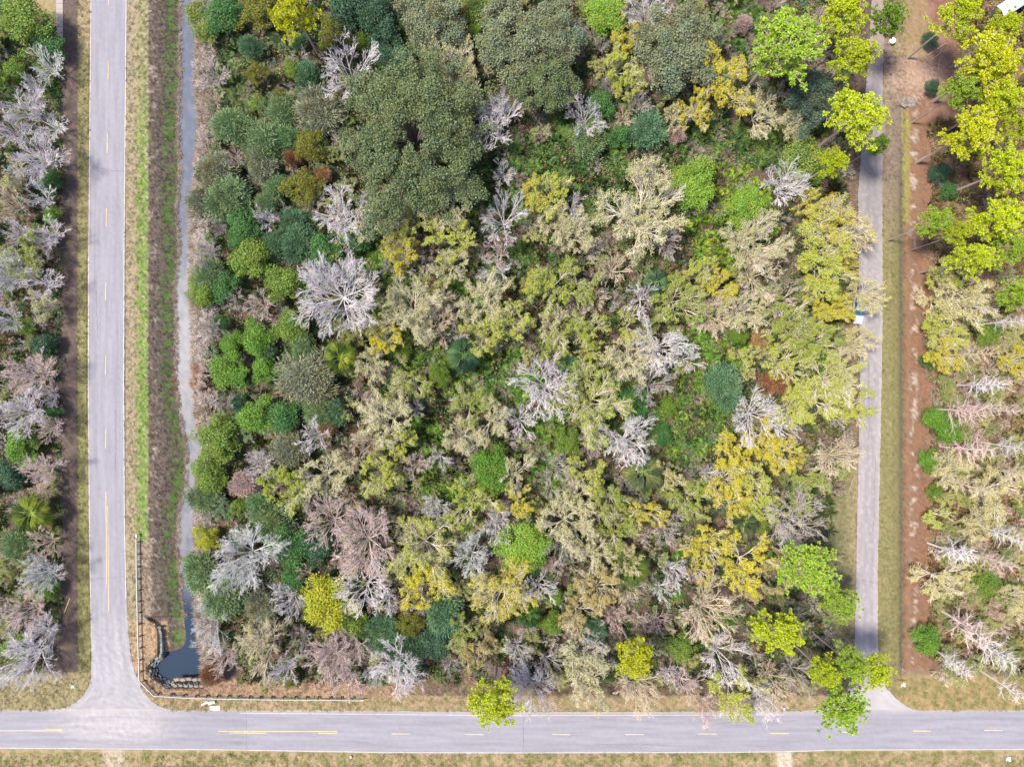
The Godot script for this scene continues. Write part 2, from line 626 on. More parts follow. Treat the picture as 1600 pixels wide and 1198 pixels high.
func soil(x: float, y: float) -> Color:
	var n := patch.get_noise_2d(x * 0.5, y * 0.5)
	var m := patch.get_noise_2d(x * 2.2 + 300.0, y * 2.2)
	var f := fine.get_noise_2d(x, y)
	var jx := x + 3.0 * m + 2.0 * f
	var tan_ := Color(0.20, 0.155, 0.095)
	var dry := Color(0.168, 0.138, 0.085)
	var olive := Color(0.108, 0.106, 0.04)
	var green := Color(0.09, 0.13, 0.022)
	var dark := Color(0.05, 0.039, 0.036)
	var straw := Color(0.225, 0.15, 0.10)
	var sand := Color(0.33, 0.285, 0.255)
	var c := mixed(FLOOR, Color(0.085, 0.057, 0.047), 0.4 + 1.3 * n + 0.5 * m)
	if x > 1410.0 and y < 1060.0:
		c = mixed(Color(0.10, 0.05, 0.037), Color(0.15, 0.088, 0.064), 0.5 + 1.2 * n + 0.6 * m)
	# west of the left road
	if jx > 86.0 and jx < 126.0 and y < 1062.0:
		c = mixed(dark, Color(0.085, 0.06, 0.053), 0.4 + m + 0.6 * f)
	if jx >= 121.0 and x < 142.0 and y < 1120.0:
		c = mixed(olive, dry, 0.35 + m + 0.8 * (1.0 - smoothstep(40.0, 110.0, y)) - 0.3 * smoothstep(560.0, 700.0, y))
	if x < 98.0 and y < 70.0 and x > 45.0:
		c = mixed(tan_, olive, 0.35 + m)
	if x < 142.0 and y > 1052.0 + 4.0 * m:
		c = mixed(dry, olive, 0.45 + 1.2 * m + 0.5 * n)
		c = mixed(c, sand, smoothstep(0.25, 0.5, m) * 0.35)
	# between the left road and the ditch
	if x > 194.0 and jx < 235.0 and y < 1062.0:
		c = mixed(dry, Color(0.19, 0.165, 0.12), 0.5 + m)
		var sx := x + 9.0 * n + 5.0 * m + 2.0 * f
		var strip := smoothstep(209.0, 218.0, sx) * (1.0 - smoothstep(227.0, 236.0, sx))
		c = mixed(c, mixed(Color(0.085, 0.152, 0.022), dry, 0.15 + 1.3 * m + 0.5 * f), strip * (0.35 + 0.65 * smoothstep(60.0, 300.0, y)))
		c = mixed(c, sand, smoothstep(0.22, 0.45, m + 0.3 * f) * 0.5 * smoothstep(214.0, 232.0, jx))
	if jx >= 231.0 and x < along(EDGE_W, y) + 6.0 and y < 1010.0:
		c = mixed(dark, Color(0.095, 0.075, 0.065), 0.4 + 1.2 * m + 0.8 * f)
		c = mixed(c, sand, smoothstep(0.3, 0.55, n + 0.5 * m) * 0.45 * (1.0 - smoothstep(240.0, 256.0, jx)))
		var mid := along(EDGE_W, y) - 16.0
		var g := exp(-pow((jx - mid) / 11.0, 2.0)) * clampf(0.55 + 1.8 * n + 0.8 * m, 0.0, 1.0)
		c = mixed(c, Color(0.05, 0.098, 0.018), g)
		c = mixed(c, Color(0.17, 0.125, 0.1), smoothstep(along(EDGE_W, y) - 7.0, along(EDGE_W, y) - 2.0, jx) * 0.9)
	if x > along(EDGE_E, y) - 3.0 and x < along(EDGE_E, y) + 26.0 and y < 1000.0 and x < 360.0:
		c = mixed(Color(0.20, 0.15, 0.125), FLOOR, smoothstep(14.0, 26.0, x - along(EDGE_E, y)) + 0.5 * m)
	if y > 845.0 and y < 1064.0 and jx > 214.0 and jx < 236.0:
		c = mixed(Color(0.19, 0.15, 0.12), dark, 0.3 + m)
	if y > 968.0 and jx > 206.0 and jx < 262.0 and y < 1090.0:
		c = mixed(straw, tan_, 0.3 + m + 0.5 * f)
	# verge north of the bottom road
	if y > 1061.0 + 5.0 * m and x >= 196.0 and x < 1345.0 and y < 1125.0:
		if y < 1088.0:
			c = mixed(straw, FLOOR, 0.25 + m + 0.6 * smoothstep(560.0, 700.0, x))
			c = mixed(c, olive, smoothstep(0.1, 0.4, n + m) * 0.7 * smoothstep(560.0, 640.0, x))
		else:
			c = mixed(dry, mixed(olive, straw, 0.5 + 1.5 * n), 0.5 + m)
	if y > 1170.0:
		c = mixed(tan_, olive, 0.5 + 0.5 * m + 1.5 * n)
		c = mixed(c, sand, smoothstep(18.0, 6.0, absf(x - 1226.0)) * 0.9)
		c = mixed(c, sand, smoothstep(26.0, 8.0, absf(x - 178.0) + 8.0 * m) * 0.5)
	# along the lane
	if jx > 1294.0 and x < 1345.0 and y < 1115.0 and y > 700.0:
		c = mixed(Color(0.085, 0.084, 0.04), dry, 0.2 + m + smoothstep(1318.0, 1338.0, jx) * 0.6)
	if jx > 1312.0 and x < 1345.0 and y <= 700.0:
		c = mixed(Color(0.13, 0.092, 0.064), FLOOR, 0.3 + m)
	if x > 1370.0 and jx < 1416.0 and y < 1115.0 and y > 60.0:
		c = mixed(mixed(olive, dry, 0.25 + m), Color(0.135, 0.105, 0.085), 1.0 - smoothstep(250.0, 420.0, y))
		c = mixed(c, dark, exp(-pow((jx - 1409.0) / 4.0, 2.0)) * 0.75 * smoothstep(170.0, 300.0, y))
		c = mixed(c, green, exp(-pow((jx - 1417.0) / 5.0, 2.0)) * (1.0 - smoothstep(330.0, 380.0, y)) * smoothstep(165.0, 200.0, y))
	jx = x + 5.0 * m + 3.0 * f + 5.0 * n
	if jx >= 1412.0 and jx < 1450.0 and y < 1046.0 and y > 60.0:
		var o := mixed(Color(0.142, 0.076, 0.046), Color(0.085, 0.05, 0.036), 0.5 + 1.3 * n + m + f)
		o = mixed(o, sand, 0.7 * smoothstep(0.05, 0.5, n + 0.3 * f) * exp(-pow((jx - 1431.0) / 7.0, 2.0)))
		o = mixed(o, Color(0.11, 0.078, 0.062), 0.6 * exp(-pow((jx - 1423.0) / 3.0, 2.0)) * (0.5 + n))
		if y < 350.0 and jx < 1423.0:
			o = mixed(o, Color(0.14, 0.15, 0.035), (0.6 + m) * smoothstep(160.0, 190.0, y))
		c = o
	var yard := Vector2((x - 1424.0) / 48.0, (y - 112.0) / 52.0).length() + 0.6 * m
	c = mixed(c, Color(0.23, 0.165, 0.135), (1.0 - smoothstep(0.55, 1.05, yard)) * (0.7 + 0.5 * f))
	if y < 90.0 and x > 1395.0 and x < 1450.0:
		c = mixed(c, mixed(Color(0.12, 0.125, 0.04), Color(0.19, 0.12, 0.085), 0.5 + 2.0 * m), 0.6)
	if x > 1400.0 and y > 1046.0 + 5.0 * m and y < 1125.0:
		c = mixed(Color(0.18, 0.135, 0.066), olive, 0.3 + 0.5 * m + 1.6 * n)
		c = mixed(c, Color(0.11, 0.08, 0.062), 1.0 - smoothstep(1046.0, 1062.0, y))
	var t := 1.0 + 0.22 * f
	return Color(c.r * t, c.g * t, c.b * t)


const LEFT_W := [[-60, 141], [0, 140.5], [130, 139.5], [400, 137], [600, 136.5], [800, 138], [930, 140], [1030, 142], [1066, 141], [1086, 131], [1100, 114], [1107, 98], [1111, 60], [1112, 20]]
const LEFT_E := [[-60, 198], [0, 198], [130, 197], [400, 194.5], [600, 194], [800, 195], [930, 197.5], [986, 199.5], [1030, 205], [1052, 211], [1075, 221], [1092, 233], [1104, 250], [1110, 268], [1112, 300]]
const LANE_W := [[-60, 1366], [90, 1357], [300, 1341], [467, 1343], [600, 1344], [700, 1342], [900, 1338], [1000, 1336], [1060, 1332], [1085, 1322], [1102, 1300], [1111, 1270], [1112, 1240]]
const LANE_E := [[-60, 1392], [90, 1380], [300, 1379], [467, 1380], [600, 1378], [800, 1374], [900, 1372], [1000, 1372], [1050, 1376], [1075, 1385], [1095, 1405], [1106, 1421], [1111, 1440], [1112, 1460]]


func build_ground() -> void:
	var xs := [-20000.0, -6000.0, -2200.0, -1000.0, -400.0, -150.0]
	var x := -40.0
	while x <= 1640.0:
		xs.append(x)
		x += 3.0
	xs.append_array([1750.0, 2000.0, 2600.0, 3800.0, 7600.0, 21600.0])
	var ys := [-20000.0, -6000.0, -2200.0, -1000.0, -400.0, -150.0]
	var y := -40.0
	while y <= 1240.0:
		ys.append(y)
		y += 3.0
	ys.append_array([1350.0, 1600.0, 2200.0, 3400.0, 7200.0, 21200.0])
	var g := Geo.new()
	var nx := xs.size()
	for j in ys.size():
		for i in nx:
			var px: float = xs[i]
			var py: float = ys[j]
			var h := 0.05 + 0.05 * fine.get_noise_2d(px * 0.5, py * 0.5)
			if paved(px, py):
				h = -0.08
			else:
				h -= hollow(px, py)
			g.v.push_back(plan(px, py, h))
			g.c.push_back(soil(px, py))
	for j in ys.size() - 1:
		for i in nx - 1:
			var k := j * nx + i
			g.ix.append_array(PackedInt32Array([k, k + 1, k + nx + 1, k, k + nx + 1, k + nx]))
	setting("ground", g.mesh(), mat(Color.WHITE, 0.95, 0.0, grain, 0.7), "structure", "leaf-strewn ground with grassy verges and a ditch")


func strip(west: Array, east: Array, y0: float, y1: float, step: float, lanes: int, h: float, look: int) -> ArrayMesh:
	var g := Geo.new()
	var rows := 0
	var y := y0
	while y <= y1 + 0.01:
		var w := along(west, y)
		var e := along(east, y)
		for i in lanes + 1:
			var u := float(i) / lanes
			var px := lerpf(w, e, u)
			if i == 0 or i == lanes:
				px += 1.1 * fine.get_noise_2d(px * 0.05 + 40.0 * i, y * 0.35)
			g.v.push_back(Vector3((px - 800.0) * UNIT, h, (y - 599.0) * UNIT))
			g.c.push_back(asphalt(px, y, u, look))
		rows += 1
		y += step
	for j in rows - 1:
		for i in lanes:
			var k := j * (lanes + 1) + i
			g.ix.append_array(PackedInt32Array([k, k + 1, k + lanes + 2, k, k + lanes + 2, k + lanes + 1]))
	return g.mesh()


func asphalt(x: float, y: float, u: float, look: int) -> Color:
	var c := Color(0.152, 0.153, 0.192)
	var along_ := x if look == 1 else y
	var streak := patch.get_noise_2d(u * 90.0 + look * 70.0, along_ * 0.10)
	var spots := patch.get_noise_2d(x * 1.3, y * 1.3)
	var t := 1.0 + 0.2 * streak + 0.10 * spots
	# wheel paths polished a little darker
	if look < 2:
		t -= 0.06 * (exp(-pow((u - 0.2) / 0.07, 2.0)) + exp(-pow((u - 0.8) / 0.07, 2.0)))
	var worn := Color(0.215, 0.21, 0.235)
	if look == 0:
		c = mixed(c, worn, smoothstep(880.0, 1060.0, y) * (0.55 + 0.6 * spots))
		if absf(u - 0.5) > 0.485:
			c = mixed(c, Color(0.22, 0.19, 0.15), 0.35)
	elif look == 1:
		var m := Vector2((x - 180.0) / 110.0, (y - 1128.0) / 40.0).length()
		c = mixed(c, worn, (1.0 - smoothstep(0.4, 1.2, m)) * (0.8 + 0.5 * spots))
		if x < 384.0 and x > 250.0:
			t *= 0.94
		if u < 0.02 or u > 0.98:
			c = mixed(c, Color(0.24, 0.22, 0.19), 0.4)
	else:
		c = Color(0.175, 0.167, 0.19)
		c = mixed(c, Color(0.11, 0.10, 0.125), 0.6 * (exp(-pow((u - 0.42) / 0.1, 2.0)) + exp(-pow((u - 0.68) / 0.08, 2.0))) * clampf(0.55 + 1.5 * streak, 0.0, 1.0))
		c = mixed(c, Color(0.235, 0.215, 0.21), smoothstep(0.0, 0.5, spots) * 0.5 + 0.4 * smoothstep(0.8, 1.0, u))
		c = mixed(c, Color(0.27, 0.18, 0.14), 0.75 * (1.0 - smoothstep(40.0, 150.0, y)) * (0.6 + spots))
		c = mixed(c, worn, smoothstep(1040.0, 1090.0, y))
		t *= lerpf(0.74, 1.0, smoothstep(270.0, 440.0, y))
	return Color(c.r * t, c.g * t, c.b * t)


func paint(road: Node3D, x0: float, y0: float, x1: float, y1: float, wide: float, called: String, material: Material) -> void:
	var a := Vector3((x0 - 800.0) * UNIT, 0.048, (y0 - 599.0) * UNIT)
	var b := Vector3((x1 - 800.0) * UNIT, 0.048, (y1 - 599.0) * UNIT)
	var d := (b - a).normalized()
	var s := Vector3(-d.z, 0, d.x) * wide * 0.5
	var n := maxi(2, int(a.distance_to(b) / 0.7))
	var g := Geo.new()
	for i in n:
		var p := a.lerp(b, float(i) / n)
		var q := a.lerp(b, float(i + 1) / n)
		var w := 0.8 + 0.35 * fine.get_noise_2d(p.x * 3.0, p.z * 3.0)
		g.quad(p - s * w, q - s * w, q + s * w, p + s * w, shade(0.85, 1.1, 0.03))
	mi(called, g.mesh(), material, road)


func build_roads() -> void:
	var tar := mat(Color.WHITE, 0.9, 0.0, grit, 1.6)
	var yellow := mat(Color(0.36, 0.28, 0.16), 0.8, 0.0, grit, 2.0)
	var white := mat(Color(0.33, 0.31, 0.31), 0.8, 0.0, grit, 2.0)
	var left := setting("side_road", strip(LEFT_W, LEFT_E, -60.0, 1112.0, 4.0, 22, 0.03, 0), tar, "structure", "two-lane road running up the left side")
	var lane := setting("lane", strip(LANE_W, LANE_E, -60.0, 1112.0, 4.0, 14, 0.03, 2), tar, "structure", "narrow worn lane running up the right side")
	# the bottom road, its edges bowing a little
	var g := Geo.new()
	var top := [[-60, 1112], [140, 1112], [300, 1112], [800, 1116.5], [1200, 1115.5], [1430, 1112.5], [1660, 1112]]
	var low := [[-60, 1169], [0, 1169.5], [384, 1172.5], [600, 1176.5], [800, 1177], [1200, 1176], [1300, 1172.5], [1660, 1171.5]]
	var cols := 0
	var x := -60.0
	while x <= 1660.0:
		for i in 23:
			var u := i / 22.0
			var y := lerpf(along(top, x), along(low, x), u)
			if i == 0:
				y -= 4.5
			if i == 0 or i == 22:
				y += 1.1 * fine.get_noise_2d(x * 0.35, 30.0 * i)
			g.v.push_back(Vector3((x - 800.0) * UNIT, 0.034, (y - 599.0) * UNIT))
			g.c.push_back(asphalt(x, y, u, 1))
		cols += 1
		x += 4.0
	for i in cols - 1:
		for j in 22:
			var k := i * 23 + j
			g.ix.append_array(PackedInt32Array([k, k + 23, k + 24, k, k + 24, k + 1]))
	var bottom := setting("road", g.mesh(), tar, "structure", "two-lane road crossing the bottom")
	for y in [[-22, 8], [95, 124], [209, 239], [325, 354], [441, 469], [556, 585], [671, 700]]:
		var cx := lerpf(169.5, 165.0, smoothstep(0.0, 450.0, y[0]))
		paint(left, cx, y[0], cx - 0.5, y[1], 0.15, "lane_marking", yellow)
	paint(left, 165.2, 768, 166.2, 912, 0.15, "lane_marking", yellow)
	paint(left, 168.0, 790, 169.5, 955, 0.12, "lane_marking", yellow)
	for k in 12:
		var y0 := -50.0 + 82.0 * k
		var y1 := y0 + 82.0
		paint(left, along(LEFT_W, y0) + 1.2, y0, along(LEFT_W, y1) + 1.2, y1, 0.12, "edge_line", white)
		paint(left, along(LEFT_E, y0) - 1.2, y0, along(LEFT_E, y1) - 1.2, y1, 0.13, "edge_line", white)
	for r in [[-30, 97, 1141], [70, 97, 1139], [340, 527, 1142], [358, 416, 1144.5], [497, 527, 1145], [612, 641, 1146], [727, 755, 1147], [863, 891, 1147], [977, 1006, 1147], [1090, 1120, 1146], [1203, 1232, 1145], [1316, 1343, 1143.5], [1427, 1455, 1141.5], [1538, 1567, 1140.5]]:
		paint(bottom, r[0], r[2], r[1], r[2] + 0.3, 0.17, "lane_marking", yellow)
	for k in 20:
		var x0 := -50.0 + 85.0 * k
		var x1 := x0 + 85.0
		paint(bottom, x0, along(low, x0) - 1.3, x1, along(low, x1) - 1.3, 0.11, "edge_line", white)
		if x0 > 290.0 and x1 < 1240.0:
			paint(bottom, x0, along(top, x0) + 1.0, x1, along(top, x1) + 1.0, 0.11, "edge_line", white)
	# sealed cracks and joints in the tarmac
	var seal := mat(Color(0.085, 0.085, 0.10), 0.8)
	for r in [[left, 142, 262, 193, 268, 0], [left, 150, 455, 152, 530, 1], [left, 181, 640, 180, 738, 1], [left, 141, 905, 196, 900, 0], [bottom, 528, 1158, 575, 1159, 1], [bottom, 818, 1120, 817, 1175, 0], [bottom, 384, 1115, 385, 1171, 0], [bottom, 930, 1162, 1045, 1164, 1], [bottom, 1120, 1129, 1180, 1128, 1], [lane, 1357, 560, 1359, 690, 1], [lane, 1368, 710, 1366, 830, 1], [lane, 1345, 905, 1371, 912, 0]]:
		var p0 := plan(r[1], r[2], 0.0)
		var p1 := plan(r[3], r[4], 0.0)
		var n := maxi(4, int(p0.distance_to(p1) / 0.5))
		var across := (p1 - p0).normalized().cross(Vector3.UP)
		var cg := Geo.new()
		var last := p0
		for i in range(1, n + 1):
			var q := p0.lerp(p1, float(i) / n) + across * 0.22 * fine.get_noise_2d(i * 0.9, r[1])
			var half := across * rnd(0.018, 0.04)
			cg.quad(last - half + Vector3(0, 0.044, 0), q - half + Vector3(0, 0.044, 0), q + half + Vector3(0, 0.044, 0), last + half + Vector3(0, 0.044, 0), shade(0.8, 1.2, 0.02))
			last = q
		mi("sealed_crack", cg.mesh(), seal, r[0])
	# concrete path in the top left corner
	var slabs := Geo.new()
	for k in 14:
		slabs.box(plan(92.5, -62.0 + 9.0 * k + 0.0, 0.06), Vector3(0.56, 0, 0), Vector3(0, 0.05, 0), Vector3(0, 0, 0.46), shade(0.85, 1.1, 0.05), 0.02)
	setting("path", slabs.mesh(), mat(Color(0.24, 0.215, 0.22), 0.9, 0.0, grit, 1.3), "structure", "narrow concrete path in the top left corner")


func build_water() -> void:
	var g := Geo.new()
	var rows := 0
	var y := -60.0
	while y <= 1074.0:
		var w := along(EDGE_W, y) - 5.0
		var e := along(EDGE_E, y) + 6.0
		if y > 1000.0:
			w = lerpf(w, 236.0, smoothstep(1000.0, 1026.0, y))
			e = lerpf(e, 330.0, smoothstep(1000.0, 1040.0, y))
		for i in 9:
			var u := i / 8.0
			var px := lerpf(w, e, u)
			var pale := Color(0.135, 0.14, 0.172)
			var blue := Color(0.075, 0.09, 0.13)
			var c := mixed(blue, pale, smoothstep(330.0, 470.0, y) * 0.8 + 0.9 * patch.get_noise_2d(px * 0.9, y * 0.5))
			c = mixed(c, Color(0.075, 0.07, 0.06), smoothstep(0.1, 0.45, patch.get_noise_2d(px * 1.0 + 60.0, y * 0.5)) * 0.35)
			c = mixed(c, Color(0.02, 0.032, 0.055), smoothstep(880.0, 960.0, y))
			g.v.push_back(Vector3((px - 800.0) * UNIT * 1.0133, -1.5, (y - 599.0) * UNIT * 1.0133))
			g.c.push_back(c)
		rows += 1
		y += 4.0
	for j in rows - 1:
		for i in 8:
			var k := j * 9 + i
			g.ix.append_array(PackedInt32Array([k, k + 1, k + 10, k, k + 10, k + 9]))
	var m := StandardMaterial3D.new()
	m.vertex_color_use_as_albedo = true
	m.roughness = 0.24
	m.metallic_specular = 0.09
	setting("water", g.mesh(), m, "structure", "cloudy water standing in the ditch")


# ---------------------------------------------------------------- built things

func build_guardrail() -> void:
	var run := [Vector2(213, 841), Vector2(213.5, 900), Vector2(215, 970), Vector2(217.5, 1063), Vector2(240, 1086.5), Vector2(300, 1090), Vector2(400, 1092), Vector2(563, 1093.5)]
	var root := thing("guardrail", "long pale metal guardrail rounding the corner between the two roads", "guardrail", plan(217.5, 1063, 0.0))
	var steel := mat(Color(0.34, 0.37, 0.40), 0.45)
	var wood := mat(Color(0.07, 0.062, 0.055), 0.9)
	var o := root.position
	for i in run.size() - 1:
		var a := plan(run[i].x, run[i].y, 0.72) - o
		var b := plan(run[i + 1].x, run[i + 1].y, 0.72) - o
		var d := (b - a).normalized()
		var s := Vector3(-d.z, 0, d.x)
		if i >= 3:
			s = -s if s.dot(Vector3(0, 0, 1)) < 0.0 else s
		else:
			s = -s if s.dot(Vector3(-1, 0, 0)) < 0.0 else s
		# a W profile: two ridges standing out towards the road
		var prof := [Vector2(0.0, 0.155), Vector2(0.085, 0.12), Vector2(0.085, 0.06), Vector2(0.0, 0.0), Vector2(0.085, -0.06), Vector2(0.085, -0.12), Vector2(0.0, -0.155)]
		var g := Geo.new()
		for k in prof.size() - 1:
			var p: Vector2 = prof[k]
			var q: Vector2 = prof[k + 1]
			for t in [0.0, -0.02]:
				var pa: Vector3 = s * (p.x + t + 0.02) + Vector3(0, p.y, 0)
				var qa: Vector3 = s * (q.x + t + 0.02) + Vector3(0, q.y, 0)
				g.quad(a + pa, b + pa, b + qa, a + qa, Color.WHITE)
		g.quad(a + s * 0.02 + Vector3(0, 0.155, 0), b + s * 0.02 + Vector3(0, 0.155, 0), b + Vector3(0, 0.155, 0), a + Vector3(0, 0.155, 0), Color.WHITE)
		mi("rail", g.mesh(), steel, root)
		var n := maxi(1, int(round(a.distance_to(b) / 1.9)))
		for k in n:
			var p := a.lerp(b, (k + 0.3) / n) - s * 0.22
			p.y = 0.0
			var post := Geo.new()
			post.box(p + Vector3(0, 0.1, 0), d * 0.085, Vector3(0, 0.8, 0), s * 0.1, Color.WHITE, 0.05)
			var pm := mi("post", post.mesh(), wood, root)
			var block := Geo.new()
			block.box(p + s * 0.16 + Vector3(0, 0.72, 0), d * 0.07, Vector3(0, 0.16, 0), s * 0.055, Color(1.6, 1.5, 1.4), 0.03)
			mi("spacer_block", block.mesh(), wood, pm)
	for e in [[Vector2(213, 840), Vector2(0, -1)], [Vector2(563, 1093.5), Vector2(1, 0)]]:
		var g := Geo.new()
		var p := plan(e[0].x, e[0].y, 0.72) - o
		var d := Vector3(e[1].x, 0, e[1].y)
		var s := Vector3(-d.z, 0, d.x)
		g.box(p + d * 0.3, d * 0.3, Vector3(0, 0.17, 0), s * 0.09, Color.WHITE, 0.1)
		mi("end_terminal", g.mesh(), steel, root)


func bag_mesh() -> ArrayMesh:
	# a filled sack: a rounded box
	var g := Geo.new()
	var nu := 8
	var nv := 5
	for j in nv + 1:
		for i in nu:
			var a := TAU * i / nu
			var b := PI * j / nv - PI / 2
			var k := func(t: float) -> float: return signf(t) * pow(absf(t), 0.55)
			var p := Vector3(k.call(cos(a)) * k.call(cos(b)) * 0.36, k.call(sin(b)) * 0.13, k.call(sin(a)) * k.call(cos(b)) * 0.22)
			p *= 1.0 + rnd(-0.06, 0.06)
			g.v.push_back(p)
			g.c.push_back(shade(0.85, 1.1, 0.03))
	for j in nv:
		for i in nu:
			var k0 := j * nu + i
			var k1 := j * nu + (i + 1) % nu
			g.ix.append_array(PackedInt32Array([k0, k1, k1 + nu, k0, k1 + nu, k0 + nu]))
	return g.mesh()


func build_wall() -> void:
	var root := thing("retaining_wall", "curved wall of stacked grey concrete sacks around the pond end of the ditch", "retaining wall", plan(247, 1040, -1.5))
	var meshes := [bag_mesh(), bag_mesh(), bag_mesh()]
	var looks := [mat(Color(0.075, 0.10, 0.11), 0.95, 0.0, grit, 2.0), mat(Color(0.125, 0.15, 0.155), 0.95, 0.0, grit, 2.0), mat(Color(0.155, 0.13, 0.11), 0.95, 0.0, grit, 2.0)]
	var run := [Vector2(241, 975), Vector2(250, 975), Vector2(256, 985), Vector2(257, 1000), Vector2(257, 1015), Vector2(256, 1026), Vector2(248, 1033), Vector2(244, 1041), Vector2(246, 1052), Vector2(254, 1060), Vector2(267, 1065), Vector2(300, 1066), Vector2(340, 1066), Vector2(362, 1070)]
	var o := root.position
	for tier in 6:
		var h := -1.5 + 0.24 * tier
		for i in run.size() - 1:
			var back := tier * (0.11 if run[i].y < 1027 or run[i].x > 255 else 0.27)
			var a := plan(run[i].x, run[i].y, h)
			var b := plan(run[i + 1].x, run[i + 1].y, h)
			var d := (b - a).normalized()
			var s := Vector3(-d.z, 0, d.x)
			var n := maxi(1, int(a.distance_to(b) / 0.74))
			for k in n:
				var m := mi("sack", meshes[rng.randi() % 3], looks[clampi(int(rnd(0, 2.4) + (0.9 if run[i].y > 1060 else 0.0)), 0, 2)], root)
				m.position = a.lerp(b, (k + 0.5 + 0.4 * (tier % 2)) / n) + s * (back + rnd(-0.05, 0.05)) - o + Vector3(0, 0.12, 0)
				m.rotation.y = atan2(-d.z, d.x) + rnd(-0.12, 0.12)
				m.rotation.x = rnd(-0.08, 0.08)
	# eroded shards of the cap standing over the pond
	for k in 6:
		var g := Geo.new()
		g.box(Vector3(0, 0.09, 0), Vector3(0.5, 0, 0.12), Vector3(0, 0.1, 0), Vector3(0.05, 0, 0.3), shade(0.9, 1.1), 0.25)
		var m := mi("cap_slab", g.mesh(), mat(Color(0.19, 0.145, 0.11), 0.95, 0.0, grit, 2.0), root)
		m.position = plan(276.0 + 9.5 * k, 1061.0 + rnd(-0.8, 0.8), 0.02) - o
		m.rotation.y = rnd(0.1, 0.6)


func build_house() -> void:
	var root := thing("shed", "small shed with a pale corrugated metal roof in the top right corner", "shed", plan(1588, 3, 2.7) * Vector3(1, 0, 1), atan2(0.84, -0.54))
	var walls := Geo.new()
	var hx := 0.95
	var hz := 2.6
	for s in [[Vector3(0, 1.3, hz), Vector3(hx, 0, 0), Vector3(0, 0, 0.08)], [Vector3(0, 1.3, -hz), Vector3(hx, 0, 0), Vector3(0, 0, 0.08)], [Vector3(hx, 1.3, 0), Vector3(0, 0, hz - 0.09), Vector3(0.08, 0, 0)], [Vector3(-hx, 1.3, 0), Vector3(0, 0, hz - 0.09), Vector3(0.08, 0, 0)]]:
		walls.box(s[0], s[1], Vector3(0, 1.3, 0), s[2], Color.WHITE)
	mi("wall", walls.mesh(), mat(Color(0.06, 0.06, 0.07), 0.9, 0.0, grit, 1.0), root)
	var metal := mat(Color(0.29, 0.33, 0.37), 0.5, 0.0, grit, 0.8)
	for s in [-1.0, 1.0]:
		# each roof slope a ribbed sheet of its own
		var g := Geo.new()
		var n := 30
		for i in n:
			var z0 := lerpf(-hz - 0.2, hz + 0.2, float(i) / n)
			var z1 := lerpf(-hz - 0.2, hz + 0.2, float(i + 1) / n)
			var r0 := 0.045 if i % 2 else 0.0
			var r1 := 0.0 if i % 2 else 0.045
			var e := Vector3(s * (hx + 0.18), 2.55, 0)
			var t := Vector3(s * 0.01, 2.85, 0)
			var col := shade(0.9, 1.08, 0.02)
			g.quad(Vector3(e.x, e.y + r0, z0), Vector3(e.x, e.y + r1, z1), Vector3(t.x, t.y + r1, z1), Vector3(t.x, t.y + r0, z0), col)
			g.quad(Vector3(e.x, e.y - 0.06, z0), Vector3(e.x, e.y - 0.06, z1), Vector3(t.x, t.y - 0.06, z1), Vector3(t.x, t.y - 0.06, z0), col)
		mi("roof", g.mesh(), metal, root)
	var ridge := Geo.new()
	ridge.tube(Vector3(0, 2.87, -hz - 0.2), Vector3(0, 2.87, hz + 0.2), 0.06, 0.06, 8, Color.WHITE)
	mi("ridge_cap", ridge.mesh(), metal, root)
	var win := Geo.new()
	win.box(Vector3(0, 1.5, hz + 0.1), Vector3(0.4, 0, 0), Vector3(0, 0.4, 0), Vector3(0, 0, 0.04), Color.WHITE)
	mi("window", win.mesh(), mat(Color(0.03, 0.035, 0.045), 0.1), root)


